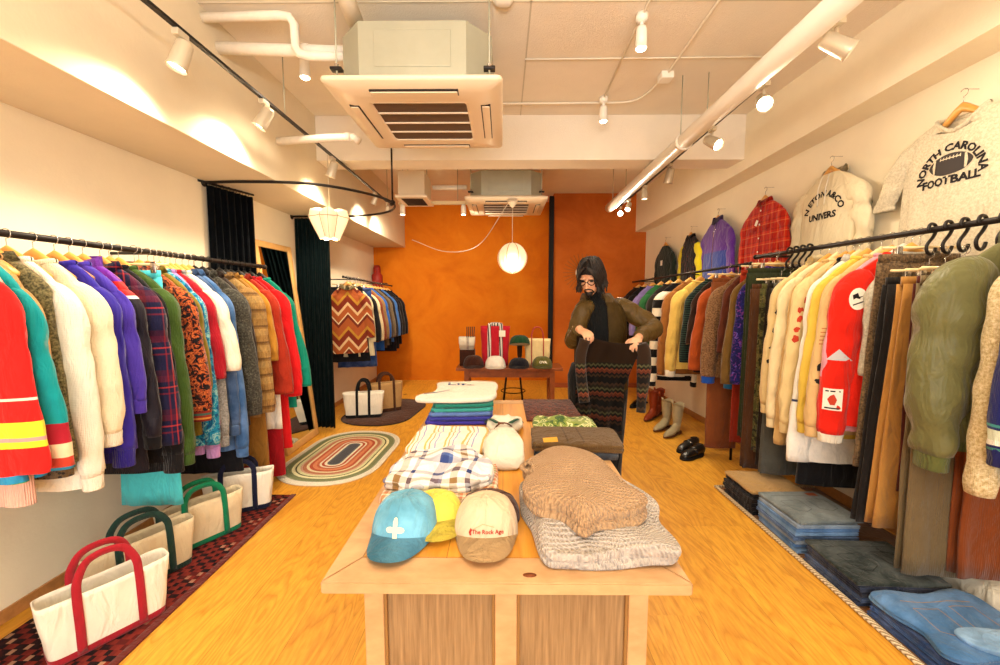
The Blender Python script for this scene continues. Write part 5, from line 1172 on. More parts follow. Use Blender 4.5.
def shoe(x, y, rz, label):
    r = empty('buckle_shoe', (x, y, .0005), rz, label, 'shoe', 'black buckle shoes')
    rings = []
    for yy, w_, h_ in ((-.15, .02, .02), (-.13, .035, .036), (-.08, .046, .05), (-.03, .045, .062), (.02, .040, .078), (.07, .038, .085), (.11, .036, .086), (.135, .025, .082)):
        rings.append([(w_*(abs(cos(a))**.8)*(1 if cos(a) > 0 else -1), yy, .018+max(0, h_*.5+h_*.5*sin(a))) for a in [2*PI*j/20 for j in range(20)]])
    bm = bmesh.new(); loft(bm, rings); obj('upper', bm, kb, r)
    bm = bmesh.new(); prism(bm, [(p[0], p[1]) for p in closed_smooth([(0, -.16), (.035, -.14), (.052, -.08), (.044, 0), (.042, .08), (0, .145), (-.042, .08), (-.044, 0), (-.052, -.08), (-.035, -.14)], 36)], .0, .02); obj('sole', bm, plain('black rubber', '#0c0b0b'), r)
    obj('strap', tubeo([(.043*cos(a)*1.05, -.01, .045+.04*sin(a)) for a in [PI*j/10 for j in range(11)]], .010, 4, True, .002), kb, r)
    obj('buckle', box(.02, .036, -.022, .002, .078, .084, .002), steel, r); obj('opening', latheo([(0, 0), (.03, 0), (.03, .002), (0, .002)], 20, Matrix.Translation((0, .08, .1045)) @ Matrix.Diagonal((.9, 1.3, 1, 1))), plain('dark lining', '#2a1c14', .8), r)
    return r
shoe(1.74, 3.56, math.radians(-62), 'black leather buckle shoe nearer the aisle'); shoe(1.78, 3.74, math.radians(-58), 'black leather buckle shoe, farther one of its pair')

# ------------------------------------------------------------------ far bench with caps and totes
dkw = plain('red brown wood', '#8a4a24', .45, .35, nz=.2, nscale=14)
ft = empty('side_table', (.08, 5.05, 0), 0, 'red brown wooden side table before the orange wall carrying caps and small totes', 'table')
obj('table_top', box(-.66, .66, -.19, .19, .555, .59, .005), dkw, ft, False)
for sx in (-1, 1):
    for sy in (-1, 1): obj('leg', box(sx*.53-.03, sx*.53+.03, sy*.14-.03, sy*.14+.03, 0, .555, .003), dkw, ft, False)
    obj('end_apron', box(sx*.53-.012, sx*.53+.012, -.11, .11, .46, .555, .001), dkw, ft, False)
for sy in (-1, 1): obj('apron', box(-.50, .50, sy*.15-.012, sy*.15+.012, .47, .555, .002), dkw, ft, False)
st = empty('metal_stool', (.14, 5.42, 0), 0, 'slim dark metal stool standing under and behind the side table', 'stool')
obj('seat', latheo([(0, .50), (.16, .50), (.165, .485), (.16, .47), (0, .47)], 24), plain('dark seat', '#2a1a12', .5), st)
for k in range(4):
    a = PI/4+k*PI/2; obj('leg', tubeo([(.12*cos(a), .12*sin(a), .47), (.19*cos(a), .19*sin(a), .0)], .011, 10), blackmetal, st)
obj('foot_ring', tubeo([(.165*cos(a), .165*sin(a), .18) for a in [2*PI*j/24 for j in range(25)]], .007, 8, False), blackmetal, st)
FZ = .5905
brc = cloth('dark brown wool cap', '#3a1c12'); whc = cloth('white cap cotton', '#ece6dc'); nvc = cloth('black navy cap', '#14141e'); olc = cloth('olive cap cotton', '#5e5c2c'); frc = cloth('forest green hat', '#1a4028'); tnc = cloth('khaki brim', '#8a6a3c')
cap(-.37, 4.97, FZ, .1, 'dark brown wool cap at one end of the side table', brc, brc, 1.42, 1.0, 'caps on the side table')
cap(-.095, 4.93, FZ, .05, 'white cotton cap at the front of the side table', whc, whc, 1.40, 1.0, 'caps on the side table')
cap(.20, 4.95, FZ, -.1, 'black navy cap below the green hat on the side table', nvc, nvc, 1.40, .8, 'caps on the side table')
oc = cap(.49, 4.95, FZ, 0, 'olive cap with white lettering on the side table', olc, olc, 1.38, .95, 'caps on the side table')
cap_decal(oc, 'lettering', text_bm('OVA', .045, .001), .07, wp, 0, .003)
# green hat on a stand
hs = empty('hat_stand', (.215, 5.10, FZ), 0, 'small dark wooden hat stand under the green hat', 'hat stand')
obj('base', latheo([(0, 0), (.07, 0), (.07, .012), (.02, .02)], 20), dkw, hs); obj('stem', latheo([(.018, .015), (.012, .06), (.03, .12), (.035, .25), (.055, .29), (.0, .305)], 16), plain('dark turned wood', '#3a2012', .4), hs)
hb_ = cap(.215, 5.09, FZ+.265, .0, 'forest green hat with khaki brim raised on the stand', frc, tnc, 1.42, .85, 'caps on the side table')
tote(-.10, 5.12, FZ, .0, 'bright red tote bag with dark and white striped handles on the side table', cloth('bright red canvas', '#b51c2c'), cloth('striped webbing', '#2c2a34', 'vstripes', [(0, '#d8d0c8'), (.3, '#2a2830'), (.7, '#d8d0c8')], p=.035), .38, .50, .12, .025, .045, .075, 'totes on the side table', False)
rt_lab = obj('bag_label', box(-.05, .03, 5.046, 5.049, FZ+.37, FZ+.45, .001), wp); tag(rt_lab, 'small white square label hanging on the red tote', 'label')
tote(.44, 5.10, FZ, 0, 'cream canvas tote with thin red handles on the side table', cloth('cream canvas small', '#e4cf9c'), cloth('red pink webbing', '#a84438'), .34, .34, .10, .15, .014, .075, 'totes on the side table', False)
gbx = empty('cutlery_pot', (-.46, 5.08, FZ+.205), 0, 'small white canvas basket of dark pens standing raised behind the brown cap', 'basket')
bm = bmesh.new(); loft(bm, [rr3 for rr3 in ([(x_*k, y_*k, z_) for x_, y_ in rrect(.20, .12, .02)] for k, z_ in ((.85, 0), (1, .09), (1.02, .16), (.97, .16), (.93, .02)))]); obj('basket_body', bm, wc, gbx)
obj('basket_band', box(.0, .03, -.068, -.064, 0, .16), gry, gbx)
for k in range(5): obj('pen', tubeo([(-.0+k*.02, 0, .03), (.0+k*.024, .0, .29)], .006, 8), darkh, gbx)
bk_ = obj('hat_box', box(-.55, -.36, 5.02, 5.16, FZ, FZ+.204, .004), brc, None); tag(bk_, 'dark brown square box carrying the white basket at the back of the side table', 'box')

# ------------------------------------------------------------------ ceiling fittings
wht = plain('white enamel', '#efe9dc', .35, .4); acw = plain('air conditioner plastic', '#ead9bd', .4, .4); galv = plain('galvanised steel', '#a9a894', .4, .5, .35, nz=.05, nscale=8); dk = plain('dark grille', '#2c2018', .6)
def cassette(x, y, z, label, s=.94):
    r = empty('ceiling_air_conditioner', (x, y, z), 0, label, 'air conditioner')
    h = s/2; g_ = .265
    # rim as a frame with sloping lip
    def fr(a, zz_): return [(sx*a, sy*a, zz_) for sx, sy in ((-1, -1), (1, -1), (1, 1), (-1, 1))]
    bm = bmesh.new(); 
    def rrg(a, zz_, rad=.03): return [(px, py, zz_) for px, py in rrect(2*a, 2*a, rad)]
    loft(bm, [rrg(h-.05, .05), rrg(h-.004, .03), rrg(h, .018), rrg(h-.008, .006), rrg(h-.10, -.012), rrg(g_+.02, -.014), rrg(g_, -.012), rrg(g_, .04)], True, False); obj('face_panel', bm, acw, r)
    bm = bmesh.new(); 
    for k in range(34):
        yy = -g_+(k+.5)*2*g_/34; bx(bm, -g_, g_, yy-.0035, yy+.0035, -.006, .012)
    obj('intake_slats', bm, plain('brown grille', '#6a5038', .6), r, False)
    obj('intake_cavity', box(-g_, g_, -g_, g_, .014, .02), dk, r, False)
    bm = bmesh.new()
    for k in range(5):
        yy = -g_+k*2*g_/4; bx(bm, -g_-.004, g_+.004, yy-.004, yy+.004, -.014, -.006)
    obj('intake_crossbars', bm, acw, r, False)
    for k in range(4):
        M = Matrix.Rotation(k*PI/2, 4, 'Z'); o_ = obj('outlet_slot', box(-.235, .235, -.40, -.345, -.0135, -.006, 0, M), dk, r, False)
        obj('louvre', box(-.23, .23, -.395, -.352, -.022, -.016, .002, M @ Matrix.Translation((0, 0, .0))), acw, r, False)
    c_ = .13; b_ = s/2-.06
    oct_ = [(-b_+c_, -b_), (b_-c_, -b_), (b_, -b_+c_), (b_, b_-c_), (b_-c_, b_), (-b_+c_, b_), (-b_, b_-c_), (-b_, -b_+c_)]
    bm = bmesh.new(); prism(bm, oct_, .045, .325); obj('casing', bm, galv, r, False)
    bm = bmesh.new(); bx(bm, -.20, .20, -b_-.004, -b_+.001, .10, .28, .002); obj('casing_plate', bm, galv, r, False)
    for sx in (-1, 1):
        for sy in (-1, 1):
            obj('hanging_rod', tubeo([(sx*(b_-.01), sy*(b_-.01), .04), (sx*(b_-.01), sy*(b_-.01), 3.079-z)], .005, 8), galv, r)
            obj('bracket', box(sx*(b_-.01)-.03, sx*(b_-.01)+.03, sy*(b_-.01)-.02, sy*(b_-.01)+.02, .085, .10, .003), blackmetal, r, False)
            obj('nut', latheo([(.012, .10), (.012, .118), (.006, .118)], 6, Matrix.Translation((sx*(b_-.01), sy*(b_-.01), 0)), True, True), steel, r, False)
    return r
cassette(-.472, 2.60, 2.55, 'large square ceiling cassette air conditioner hanging nearest the camera')
cassette(.035, 5.03, 2.55, 'second ceiling cassette air conditioner hanging beyond the cross beam')
def pipe(name, label, pts, r, mat, joints=(), cat='pipe'):
    e_ = empty(name, pts[0], 0, label, cat); obj('tube', tubeo(loc(e_, pts), r, 14), mat, e_)
    for j in joints:
        d_ = (Vector(pts[j[1]])-Vector(pts[j[0]])).normalized(); p_ = Vector(pts[j[0]])+(Vector(pts[j[1]])-Vector(pts[j[0]]))*j[2]-e_.location
        obj('collar', tubeo([p_-d_*.02, p_+d_*.02], r*1.18, 14), mat, e_)
    return e_
lag = plain('lagged pipe wrap', '#efe6d6', .7, nz=.04)
pipe('refrigerant_pipe', 'white lagged pipe stepping down with two bends to the near air conditioner', [(-1.688, 2.38, 3.02), (-1.26, 2.38, 3.03), (-1.20, 2.38, 3.02), (-1.175, 2.38, 2.98), (-1.172, 2.38, 2.86), (-1.15, 2.38, 2.825), (-1.10, 2.38, 2.812), (-.90, 2.38, 2.81)], .024, lag)
obj_ = pipe('drain_pipe', 'thick straight white pipe running level behind the stepped lagged pipe', [(-1.688, 2.50, 2.93), (-.90, 2.50, 2.90)], .034, lag, [(0, 1, .65)])
pipe('condensate_pipe', 'short diagonal white pipe running from the ceiling into the near air conditioner', [(-.80, 1.9, 3.075), (-.80, 2.0, 3.02), (-.80, 2.32, 2.93)], .045, lag)
pipe('short_vent_pipe', 'short white pipe stub with an elbow beside the near track light row', [(-1.688, 3.1, 2.62), (-1.30, 3.05, 2.625), (-1.10, 3.05, 2.63), (-1.06, 3.05, 2.60)], .028, lag, [(1, 2, .8)])
pipe('ceiling_duct_pipe', 'long fat white pipe running the length of the ceiling beside the black track', [(1.31, -.5, 2.62), (1.385, 5.35, 2.62)], .055, wht, [(0, 1, .62)])
for i, (x_, y_) in enumerate(((1.32, 3.1), (1.375, 5.15))):
    o = obj('pipe_hanger', tubeo([(x_, y_, 2.62), (x_, y_, 3.079)], .004, 8), galv); tag(o, ['thin steel rod holding the fat ceiling pipe before the cross beam', 'thin steel rod holding the open end of the fat ceiling pipe'][i], 'rod')
pipe('branch_pipe', 'yellowish pipe running level from the second air conditioner to the vent box', [(-.44, 5.0, 2.79), (-.86, 5.0, 2.79)], .03, lag)
vb = empty('vent_box', (-1.03, 4.75, 2.57), 0, 'beige square vent box with a dark grille below, near the second air conditioner', 'vent')
obj('box_body', box(-.15, .15, -.15, .25, .03, .30, .004), plain('beige metal', '#d8c8ac', .5), vb, False); obj('box_flange', box(-.18, .18, -.18, .28, .0, .03, .004), acw, vb, False)
bm = bmesh.new()
for k in range(10): bx(bm, -.12, .12, -.12+k*.034, -.105+k*.034, -.006, 0)
obj('grille', bm, dk, vb, False)
for sx in (-1, 1): obj('hanging_rod', tubeo([(sx*.14, .05, .28), (sx*.14, .05, .509)], .004, 6), galv, vb)
# wooden light bar
lb_ = empty('light_bar', (-.85, 4.97, 2.60), 0, 'level wooden bar carrying two small white spotlights in front of the orange wall', 'light bar')
obj('bar', box(-.42, .42, -.02, .02, -.02, .02, .003), plain('cream painted bar', '#dfc79a', .5), lb_, False)
for sx in (-1, 1): obj('hanging_rod', tubeo([(sx*.3, 0, .02), (sx*.3, 0, .479)], .004, 6), galv, lb_)

# ceiling conduits
cm_ = plain('conduit paint', '#e4dac6', .6)
pipe('ceiling_conduit', 'thin white conduit curving from the near air conditioner to the junction box', smoothpath([(-.1, 3.50, 3.07), (.80, 3.49, 3.07), (1.05, 3.47, 3.07), (1.14, 3.35, 3.07), (1.17, 3.20, 3.07), (1.19, 3.05, 3.07), (1.18, 2.35, 3.07), (1.16, .9, 3.07)], 5), .009, cm_, (), 'conduit')
pipe('ceiling_conduit', 'thin straight conduit joining the two small ceiling spotlights', [(.82, .6, 3.07), (.80, 2.45, 3.07), (.82, 3.49, 3.07)], .007, cm_, (), 'conduit')
pipe('ceiling_conduit', 'thin conduit crossing the ceiling in front of the junction box', [(.15, 2.88, 3.072), (1.95, 2.86, 3.072)], .005, cm_, (), 'conduit')
o = obj('junction_box', box(1.14, 1.23, 3.03, 3.12, 3.03, 3.0795, .006), wht, None, False); tag(o, 'small square white junction box on the ceiling conduit', 'junction box')
o = obj('smoke_detector', latheo([(0, -.03), (.035, -.03), (.055, -.015), (.06, 0)], 24, Matrix.Translation((.0, 2.33, 3.0795)), True, True), wht); tag(o, 'round white smoke detector on the ceiling near the top of the frame', 'detector')

# ------------------------------------------------------------------ track lights
glow = NT('lamp glow', .5); glow.b.inputs['Emission Color'].default_value = (1, .86, .62, 1); glow.b.inputs['Emission Strength'].default_value = 25; glow = glow.m
SPOTS = []
def spot(x, y, z, tgt, label, s=1.0, mat=None, power=30, group='track spotlights'):
    m = mat or can_; r = empty('track_spotlight', (x, y, z), 0, label, 'spotlight', group)
    obj('adapter', box(-.016, .016, -.035, .035, -.03, -.002, .004), m, r, False)
    d = (Vector(tgt)-Vector((x, y, z-.10))).normalized()
    obj('stem', tubeo([(0, 0, -.028), (0, 0, -.075)], .008*s, 10), m, r)
    q = d.to_track_quat('Z', 'Y').to_matrix().to_4x4(); M = Matrix.Translation((0, 0, -.10*s)) @ q @ Matrix.Diagonal((s, s, s, 1))
    obj('lamp_can', latheo([(0, -.062), (.026, -.06), (.034, -.05), (.040, .06), (.043, .072), (.039, .072), (.036, .05), (0, .045)], 24, M), m, r)
    obj('lamp_lens', latheo([(0, .064), (.034, .060), (.037, .052)], 24, M), glow, r)
    p = M @ Vector((0, 0, .085)); p = Vector((x, y, z))+p
    SPOTS.append((tuple(p), tuple(tgt), power)); return r
can_ = plain('pearl metal', '#d8ccb4', .32, .5, .35)
chr_ = plain('satin chrome', '#b8a890', .3, .5, .6)
tk = empty('lighting_track', (-1.47, 3.0, 2.665), 0, 'long black lighting track hung beside the beige beam above the totes', 'lighting track')
obj('track_bar', box(-.011, .011, -3.3, 2.4, -.005, .010), blackmetal, tk, False)
for yy in (-1.5, -.2, 1.05, 2.2): obj('hanging_rod', tubeo([(0, yy, .012), (0, yy, .414)], .004, 6), galv, tk)
tk = empty('lighting_track', (1.49, 3.0, 2.665), 0, 'long black lighting track hung beside the fat white ceiling pipe', 'lighting track')
tkb = obj('track_bar', box(-.011, .011, -3.3, 2.5, -.005, .010), blackmetal, tk, False); tk.rotation_euler = (0, 0, -.027)
for yy in (-1.5, .06, 2.2): obj('hanging_rod', tubeo([(0, yy, .012), (0, yy, .414)], .004, 6), galv, tk)
LT = [(1.92, (-1.75, 1.72, 1.5), 'white track spotlight nearest the door above the totes, pointing down'), (2.56, (-1.95, 2.40, 1.7), 'white track spotlight second along above the totes'),
      (3.55, (-1.9, 3.7, 1.6), 'small white track spotlight above the curtain rail'), (4.70, (-2.1, 5.0, 1.4), 'white track spotlight glaring at the far beam end'), (5.2, (-2.0, 6.0, 1.2), 'white track spotlight last along the track above the far rail')]
for y_, tg, lb in LT: spot(-1.47, y_, 2.66, tg, lb, 1.0 if y_ < 4 else .8, None, 55)
RTk = [(1.87, (2.20, 1.55, 1.95), 'white track spotlight nearest the camera on the track by the fat pipe'), (2.38, (.9, 1.0, 1.5), 'white track spotlight second along, turned toward the camera'), (2.97, (1.95, 1.9, 1.7), 'white track spotlight third along by the pipe, before the cross beam'),
       (3.75, (1.3, 4.4, .4), 'satin grey track spotlight beneath the cross beam, tilted away'), (4.45, (1.6, 4.45, .4), 'white track spotlight pointing straight down past the cross beam'), (5.05, (.9, 4.2, 1.2), 'white track spotlight tilted toward the side table'), (5.45, (.9, 2.0, 1.45), 'bright track spotlight at the far track end facing the camera')]
for y_, tg, lb in RTk: spot(1.49+.027*(y_-3), y_, 2.66, tg, lb, 1.0 if y_ < 4 else .85, chr_ if 3.5 < y_ < 4 else None)
for (x_, y_, z_, lb) in ((.80, 2.46, 3.08, 'white ceiling spotlight nearest the camera on the conduit'), (.82, 3.42, 3.08, 'white ceiling spotlight by the cross beam'), (-1.30, 2.75, 3.08, 'small white ceiling spotlight beside the stepped pipe')):
    r = empty('ceiling_spotlight', (x_, y_, z_), 0, lb, 'spotlight', 'ceiling spotlights')
    obj('base', latheo([(0, -.001), (.035, -.001), (.035, -.03), (.02, -.045), (0, -.045)], 20), wht, r); obj('neck', tubeo([(0, 0, -.04), (0, 0, -.075)], .012, 12), wht, r)
    obj('lamp_can', latheo([(0, -.07), (.026, -.07), (.03, -.085), (.034, -.19), (.030, -.19), (.028, -.18)], 20), wht, r); obj('lamp_lens', latheo([(.029, -.182), (.02, -.197), (0, -.203)], 20), glow, r)
    SPOTS.append(((x_, y_, z_-.225), (x_, y_-.05, 0), 30))
for sx in (-1, 1):
    r = empty('bar_spotlight', (-.85+sx*.37, 4.96, 2.578), 0, 'small white spotlight hanging from the '+('near air conditioner side' if sx > 0 else 'wall side')+' end of the wooden bar', 'spotlight', 'spotlights on the wooden bar')
    obj('lamp_can', latheo([(0, 0), (.022, 0), (.03, -.03), (.032, -.12), (.028, -.12)], 18), wht, r); obj('lamp_lens', latheo([(.027, -.112), (.018, -.124), (0, -.128)], 18), glow, r)
    SPOTS.append(((-.85+sx*.37, 4.96, 2.44), (-.5+sx*.6, 6.8, 1.4), 60))
# paper lanterns
pap = NT('glowing washi paper', .8); pap.b.inputs['Emission Color'].default_value = (1, .80, .52, 1); pap.b.inputs['Emission Strength'].default_value = .38; pap.base('#f4e2bc')
pap.bump(pap.noise(40), .2, .002); pap = pap.m
GLOBES = []
lt = empty('paper_lantern', (.105, 4.6, 1.90), 0, 'round white paper lantern hanging before the orange wall', 'lantern')
rings = []
for k in range(25):
    e_ = -PI/2+PI*k/24; row = []
    for j in range(64):
        a = 2*PI*j/64; rr_ = .17*max(.16, cos(e_))*(1-.05*abs(sin(4*a))**.0*(1-abs(cos(4*a)))**.0*abs(cos(4*a))**8)
        row.append((rr_*cos(a), rr_*sin(a), .172*sin(e_)))
    rings.append(row)
bm = bmesh.new(); loft(bm, rings, False, False); obj('paper_shade', bm, pap, lt)
bm = bmesh.new()
for k in range(8):
    a = PI/8+k*PI/4; tube(bm, [(.171*max(.16, cos(e_))*cos(a), .171*max(.16, cos(e_))*sin(a), .173*sin(e_)) for e_ in [-PI/2+PI*i/16 for i in range(17)]], .0035, 5)
obj('bamboo_rib', bm, plain('bamboo rib', '#a87a44', .6), lt); obj('cord', tubeo([(0, 0, .17), (0, 0, .62)], .003, 6), plain('white flex', '#d8cdb8', .6), lt)
obj('ceiling_cup', latheo([(.01, .56), (.045, .60), (.06, .635), (.0, .635)], 20), acw, lt)
GLOBES.append(((.105, 4.35, 1.75), 12))
pl = empty('pendant_lamp', (-1.50, 3.52, 2.08), 0, 'petal-shaped white glass pendant lamp glowing inside the curved curtain rail', 'pendant lamp')
rings = []
for k, (rad, z_) in enumerate(((.055, .11), (.10, .115), (.155, .10), (.17, .07), (.14, .0), (.105, -.07), (.085, -.11))):
    rings.append([(rad*(1-.30*abs(sin(2.5*a))**1.5)*cos(a), rad*(1-.30*abs(sin(2.5*a))**1.5)*sin(a), z_+(.02*abs(cos(2.5*a)) if k < 3 else -.015*abs(cos(2.5*a)))) for a in [2*PI*j/60 for j in range(60)]])
bm = bmesh.new(); loft(bm, rings, True, False); obj('glass_shade', bm, pap, pl)
obj('rim_wire', tubeo([Vector(p)*1.0 for p in rings[3]+[rings[3][0]]], .0025, 5, False), plain('brass rim', '#a8884a', .4, .5, .6), pl)
bm = bmesh.new()
for k in range(5):
    i_ = (k*12+6) % 60; tube(bm, [Vector(r_[i_])*1.004 for r_ in rings[1:]], .0025, 5)
    i_ = (k*12) % 60; tube(bm, [Vector(r_[i_])*1.004 for r_ in rings[1:]], .0016, 5)
obj('petal_rib', bm, plain('brass rim', '#a8884a'), pl)
obj('cord', tubeo([(0, 0, .11), (.0, 0, .586)], .003, 6), plain('white flex', '#d8cdb8'), pl)
GLOBES.append(((-1.50, 3.52, 1.93), 10))
cb = tubeo(smoothpath([(-1.1, 4.9, 2.15), (-.7, 5.0, 2.02), (-.3, 5.0, 2.10), (.05, 4.6, 2.50)], 8), .004, 6); o = obj('electric_flex', cb, plain('white flex', '#d8cdb8')); tag(o, 'white flex drooping from the beam end toward the round lantern', 'cable')
# fabric star on the partition behind the person
o = empty('wall_ornament', (1.25, 6.415, 1.85), 0, 'round white wall ornament with thin rays on the rust partition behind the person', 'ornament')
obj('disc', latheo([(0, -.02), (.09, -.015), (.10, 0)], 24, Matrix.Rotation(PI/2, 4, 'X') @ Matrix.Diagonal((1, 1, -1, 1))), plain('ivory shell', '#e6d8c0', .5), o)
bm = bmesh.new()
for k in range(28):
    a = 2*PI*k/28; tube(bm, [(.10*cos(a), -.006, .10*sin(a)), (.30*cos(a), -.006, .30*sin(a))], .0035, 5)
obj('rays', bm, plain('gilt rays', '#8a5a24', .5), o)

# ------------------------------------------------------------------ the person
PO = Vector((.70, 2.90, 0))
person = empty('person', PO, 0, 'person with black hair, glasses and brown jacket holding up a dark patterned knit', 'person')
skin = NT('skin', .55, .35); skin.b.inputs['Subsurface Weight'].default_value = .08
skin.base(skin.ramp(skin.noise(12, 3), [(.3, lin('#c98f6c')), (.7, lin('#dba885'))])); skin = skin.m
def ellips(bm, c, r, M=None, n=20):
    res = bmesh.ops.create_uvsphere(bm, u_segments=n, v_segments=n*2//3, radius=1)['verts']
    for v in res:
        p = Vector((v.co.x*r[0], v.co.y*r[1], v.co.z*r[2])); v.co = (M @ p if M is not None else p)+Vector(c)
def limb(bm, pts, rs, n=14):
    P = smoothpath(pts, 6); m = len(pts)-1; R = [interp(list(enumerate(rs)), i/6) for i in range(len(P))]; tube(bm, P, R, n)
    ellips(bm, P[0], (R[0],)*3, None, 12); ellips(bm, P[-1], (R[-1],)*3, None, 12)
HM = Matrix.Translation((-.085, -.075, 1.595)) @ Matrix.Rotation(-.55, 4, 'Z') @ Matrix.Rotation(.50, 4, 'X')
bm = bmesh.new()
def hp(x, y, z): return HM @ Vector((x, y, z))
H3 = HM.to_3x3()
ellips(bm, hp(0, .012, .03), (.076, .094, .092), H3, 28)             # cranium
ellips(bm, hp(0, -.030, -.035), (.060, .062, .075), H3, 24)          # face
ellips(bm, hp(0, -.060, -.088), (.030, .028, .024), H3, 14)          # chin
for s in (-1, 1):
    ellips(bm, hp(s*.034, -.062, -.022), (.022, .022, .018), H3, 12)  # cheek
    ellips(bm, hp(s*.078, .012, -.012), (.008, .018, .030), H3, 12)   # ear
    ellips(bm, hp(s*.030, -.080, .028), (.022, .010, .008), H3, 10)   # brow
tube(bm, [hp(0, -.088, .018), hp(0, -.104, -.005), hp(0, -.114, -.026), hp(0, -.094, -.036)], [.007, .009, .013, .006], 10)
for s in (-1, 1): ellips(bm, hp(s*.010, -.100, -.030), (.008, .010, .007), H3, 8)
ellips(bm, hp(0, -.090, -.056), (.020, .008, .005), H3, 10); ellips(bm, hp(0, -.088, -.066), (.017, .008, .006), H3, 10)
limb(bm, [(-.02, .015, 1.40), (-.045, -.015, 1.47), (-.075, -.04, 1.55)], [.058, .052, .052])
# torso, legs
limb(bm, [(0, .02, .93), (0, .02, 1.08), (0, .02, 1.25), (0, .02, 1.38)], [.095, .09, .10, .07], 20)
for s in (-1, 1):
    limb(bm, [(s*.09, .02, .92), (s*.10, .0, .70), (s*.105, .0, .50), (s*.11, .03, .28), (s*.11, .04, .09)], [.095, .082, .058, .052, .038])
    limb(bm, [(s*.11, .05, .045), (s*.115, -.08, .035), (s*.12, -.14, .03)], [.036, .038, .024])
SL, EL, WL_ = Vector((.150, .03, 1.395)), Vector((.350, -.07, 1.250)), Vector((.185, -.29, 1.190))
SR, ER, WR = Vector((-.125, -.05, 1.385)), Vector((-.205, -.10, 1.165)), Vector((-.195, -.27, 1.245))
limb(bm, [(.04, .03, 1.39), SL, (SL+EL)/2+Vector((.01, .02, 0)), EL], [.045, .045, .042, .036]); limb(bm, [EL, (EL+WL_)/2, WL_], [.042, .036, .026])
limb(bm, [(-.04, .0, 1.39), SR, (SR+ER)/2, ER], [.045, .045, .042, .036]); limb(bm, [ER, (ER+WR)/2, WR], [.042, .036, .026])
def hand(bm, wrist, direction, palmn, side):
    """palm + four curled fingers of unequal length + thumb from the side of the palm"""
    d = Vector(direction).normalized(); n_ = Vector(palmn); n_ = (n_-d*n_.dot(d)).normalized(); w_ = d.cross(n_)*side
    M3 = Matrix((w_, d, n_)).transposed()
    P = lambda a, b, c: Vector(wrist)+w_*a+d*b+n_*c
    ellips(bm, P(0, .045, 0), (.040, .050, .015), M3, 18)
    ellips(bm, P(.022, .030, .006), (.018, .030, .014), M3, 12)
    for i, (a, ln, r_) in enumerate(((.028, .078, .0088), (.010, .088, .0092), (-.009, .082, .0088), (-.027, .064, .0078))):
        b0 = .082-.004*abs(i-1); seg = ln*.42
        pts = [P(a*.9, b0-.03, 0), P(a, b0, .002), P(a*1.06, b0+seg*.75, .012), P(a*1.05, b0+seg*.95, .012+seg*.75), P(a*1.0, b0+seg*.55, .014+seg*1.25)]
        Q = smoothpath(pts, 4); tube(bm, Q, [r_*(1-.25*k/len(Q)) for k in range(len(Q))], 10); ellips(bm, Q[-1], (r_*.76,)*3, None, 8)
    pts = [P(.020, .018, .004), P(.046, .042, .012), P(.052, .066, .022), P(.040, .086, .030)]
    Q = smoothpath(pts, 4); tube(bm, Q, [.0115*(1-.2*k/len(Q)) for k in range(len(Q))], 10); ellips(bm, Q[-1], (.0092,)*3, None, 8)
hand(bm, WR, (.35, -.75, -.25), (.1, .2, -1), 1)
hand(bm, WL_, (-.55, -.65, -.35), (-.1, .2, -1), -1)
bmesh.ops.triangulate(bm, faces=[f for f in bm.faces if len(f.verts) > 4])
body = obj('body', bm, skin, person)
md = body.modifiers.new('remesh', 'REMESH'); md.mode = 'VOXEL'; md.voxel_size = .0045; md.use_smooth_shade = True
sm_ = body.modifiers.new('smooth', 'SMOOTH'); sm_.factor = .5; sm_.iterations = 3
dgr = bpy.context.evaluated_depsgraph_get(); dgr.update()
me2 = bpy.data.meshes.new_from_object(body.evaluated_get(dgr)); body.modifiers.clear(); body.data = me2
if not me2.materials: me2.materials.append(skin)
for p in me2.polygons: p.use_smooth = True
# hair
hair = NT('black hair', .62, .35); hx = hair.noise(60, 3, .6, 0, hair.scale(1, 1, .15)); hair.base(hair.ramp(hx, [(.3, lin('#0c0908')), (.7, lin('#2a1f1a'))])); hair.bump(hx, .6, .004); hair = hair.m
bm = bmesh.new(); rings = []
for k in range(17):
    ph = PI*.5-k/16*PI*.86; row = []
    for j in range(40):
        a = 2*PI*j/40; cx_, sy_ = cos(a), sin(a)
        front = max(0, -sy_)
        e_ = ph if ph > .35 else .35+(ph-.35)*(1-front**.6*.98)
        r_ = cos(e_)
        lock = 1+.05*nz3(cx_*7, sy_*7, 2)+.02*sin(a*13)
        row.append(hp(.086*r_*cx_*lock, .012+.106*r_*sy_*lock+(.0 if ph > 0 else .0), .028+.106*sin(e_)+(0)))
    rings.append(row)
loft(bm, rings, True, False); bmesh.ops.solidify(bm, geom=bm.faces, thickness=.006); obj('hair_cap', bm, hair, person)
bm = bmesh.new(); R_ = random.Random(5)
for j in range(46):
    a = PI*(-.27)+PI*1.54*j/45; c_, s_ = cos(a), sin(a)
    ln = .150+R_.uniform(-.02, .025)-(.03 if s_ < -.3 else 0)
    p0 = hp(.070*c_, .012+.085*s_, .085); p1 = hp(.088*c_, .014+.106*s_, .03); p2 = hp(.090*c_+R_.uniform(-.006, .006), .014+.108*s_, -.03)
    p3 = p2+Vector((R_.uniform(-.018, .018), -.012 if s_ < .3 else 0, -.045)); p4 = p3+Vector((R_.uniform(-.012, .012), R_.uniform(-.01, .01), -(ln-.13)))
    Q = smoothpath([p0, p1, p2, p3, p4], 4); tube(bm, Q, [.010-.007*(i/len(Q))**2 for i in range(len(Q))], 6)
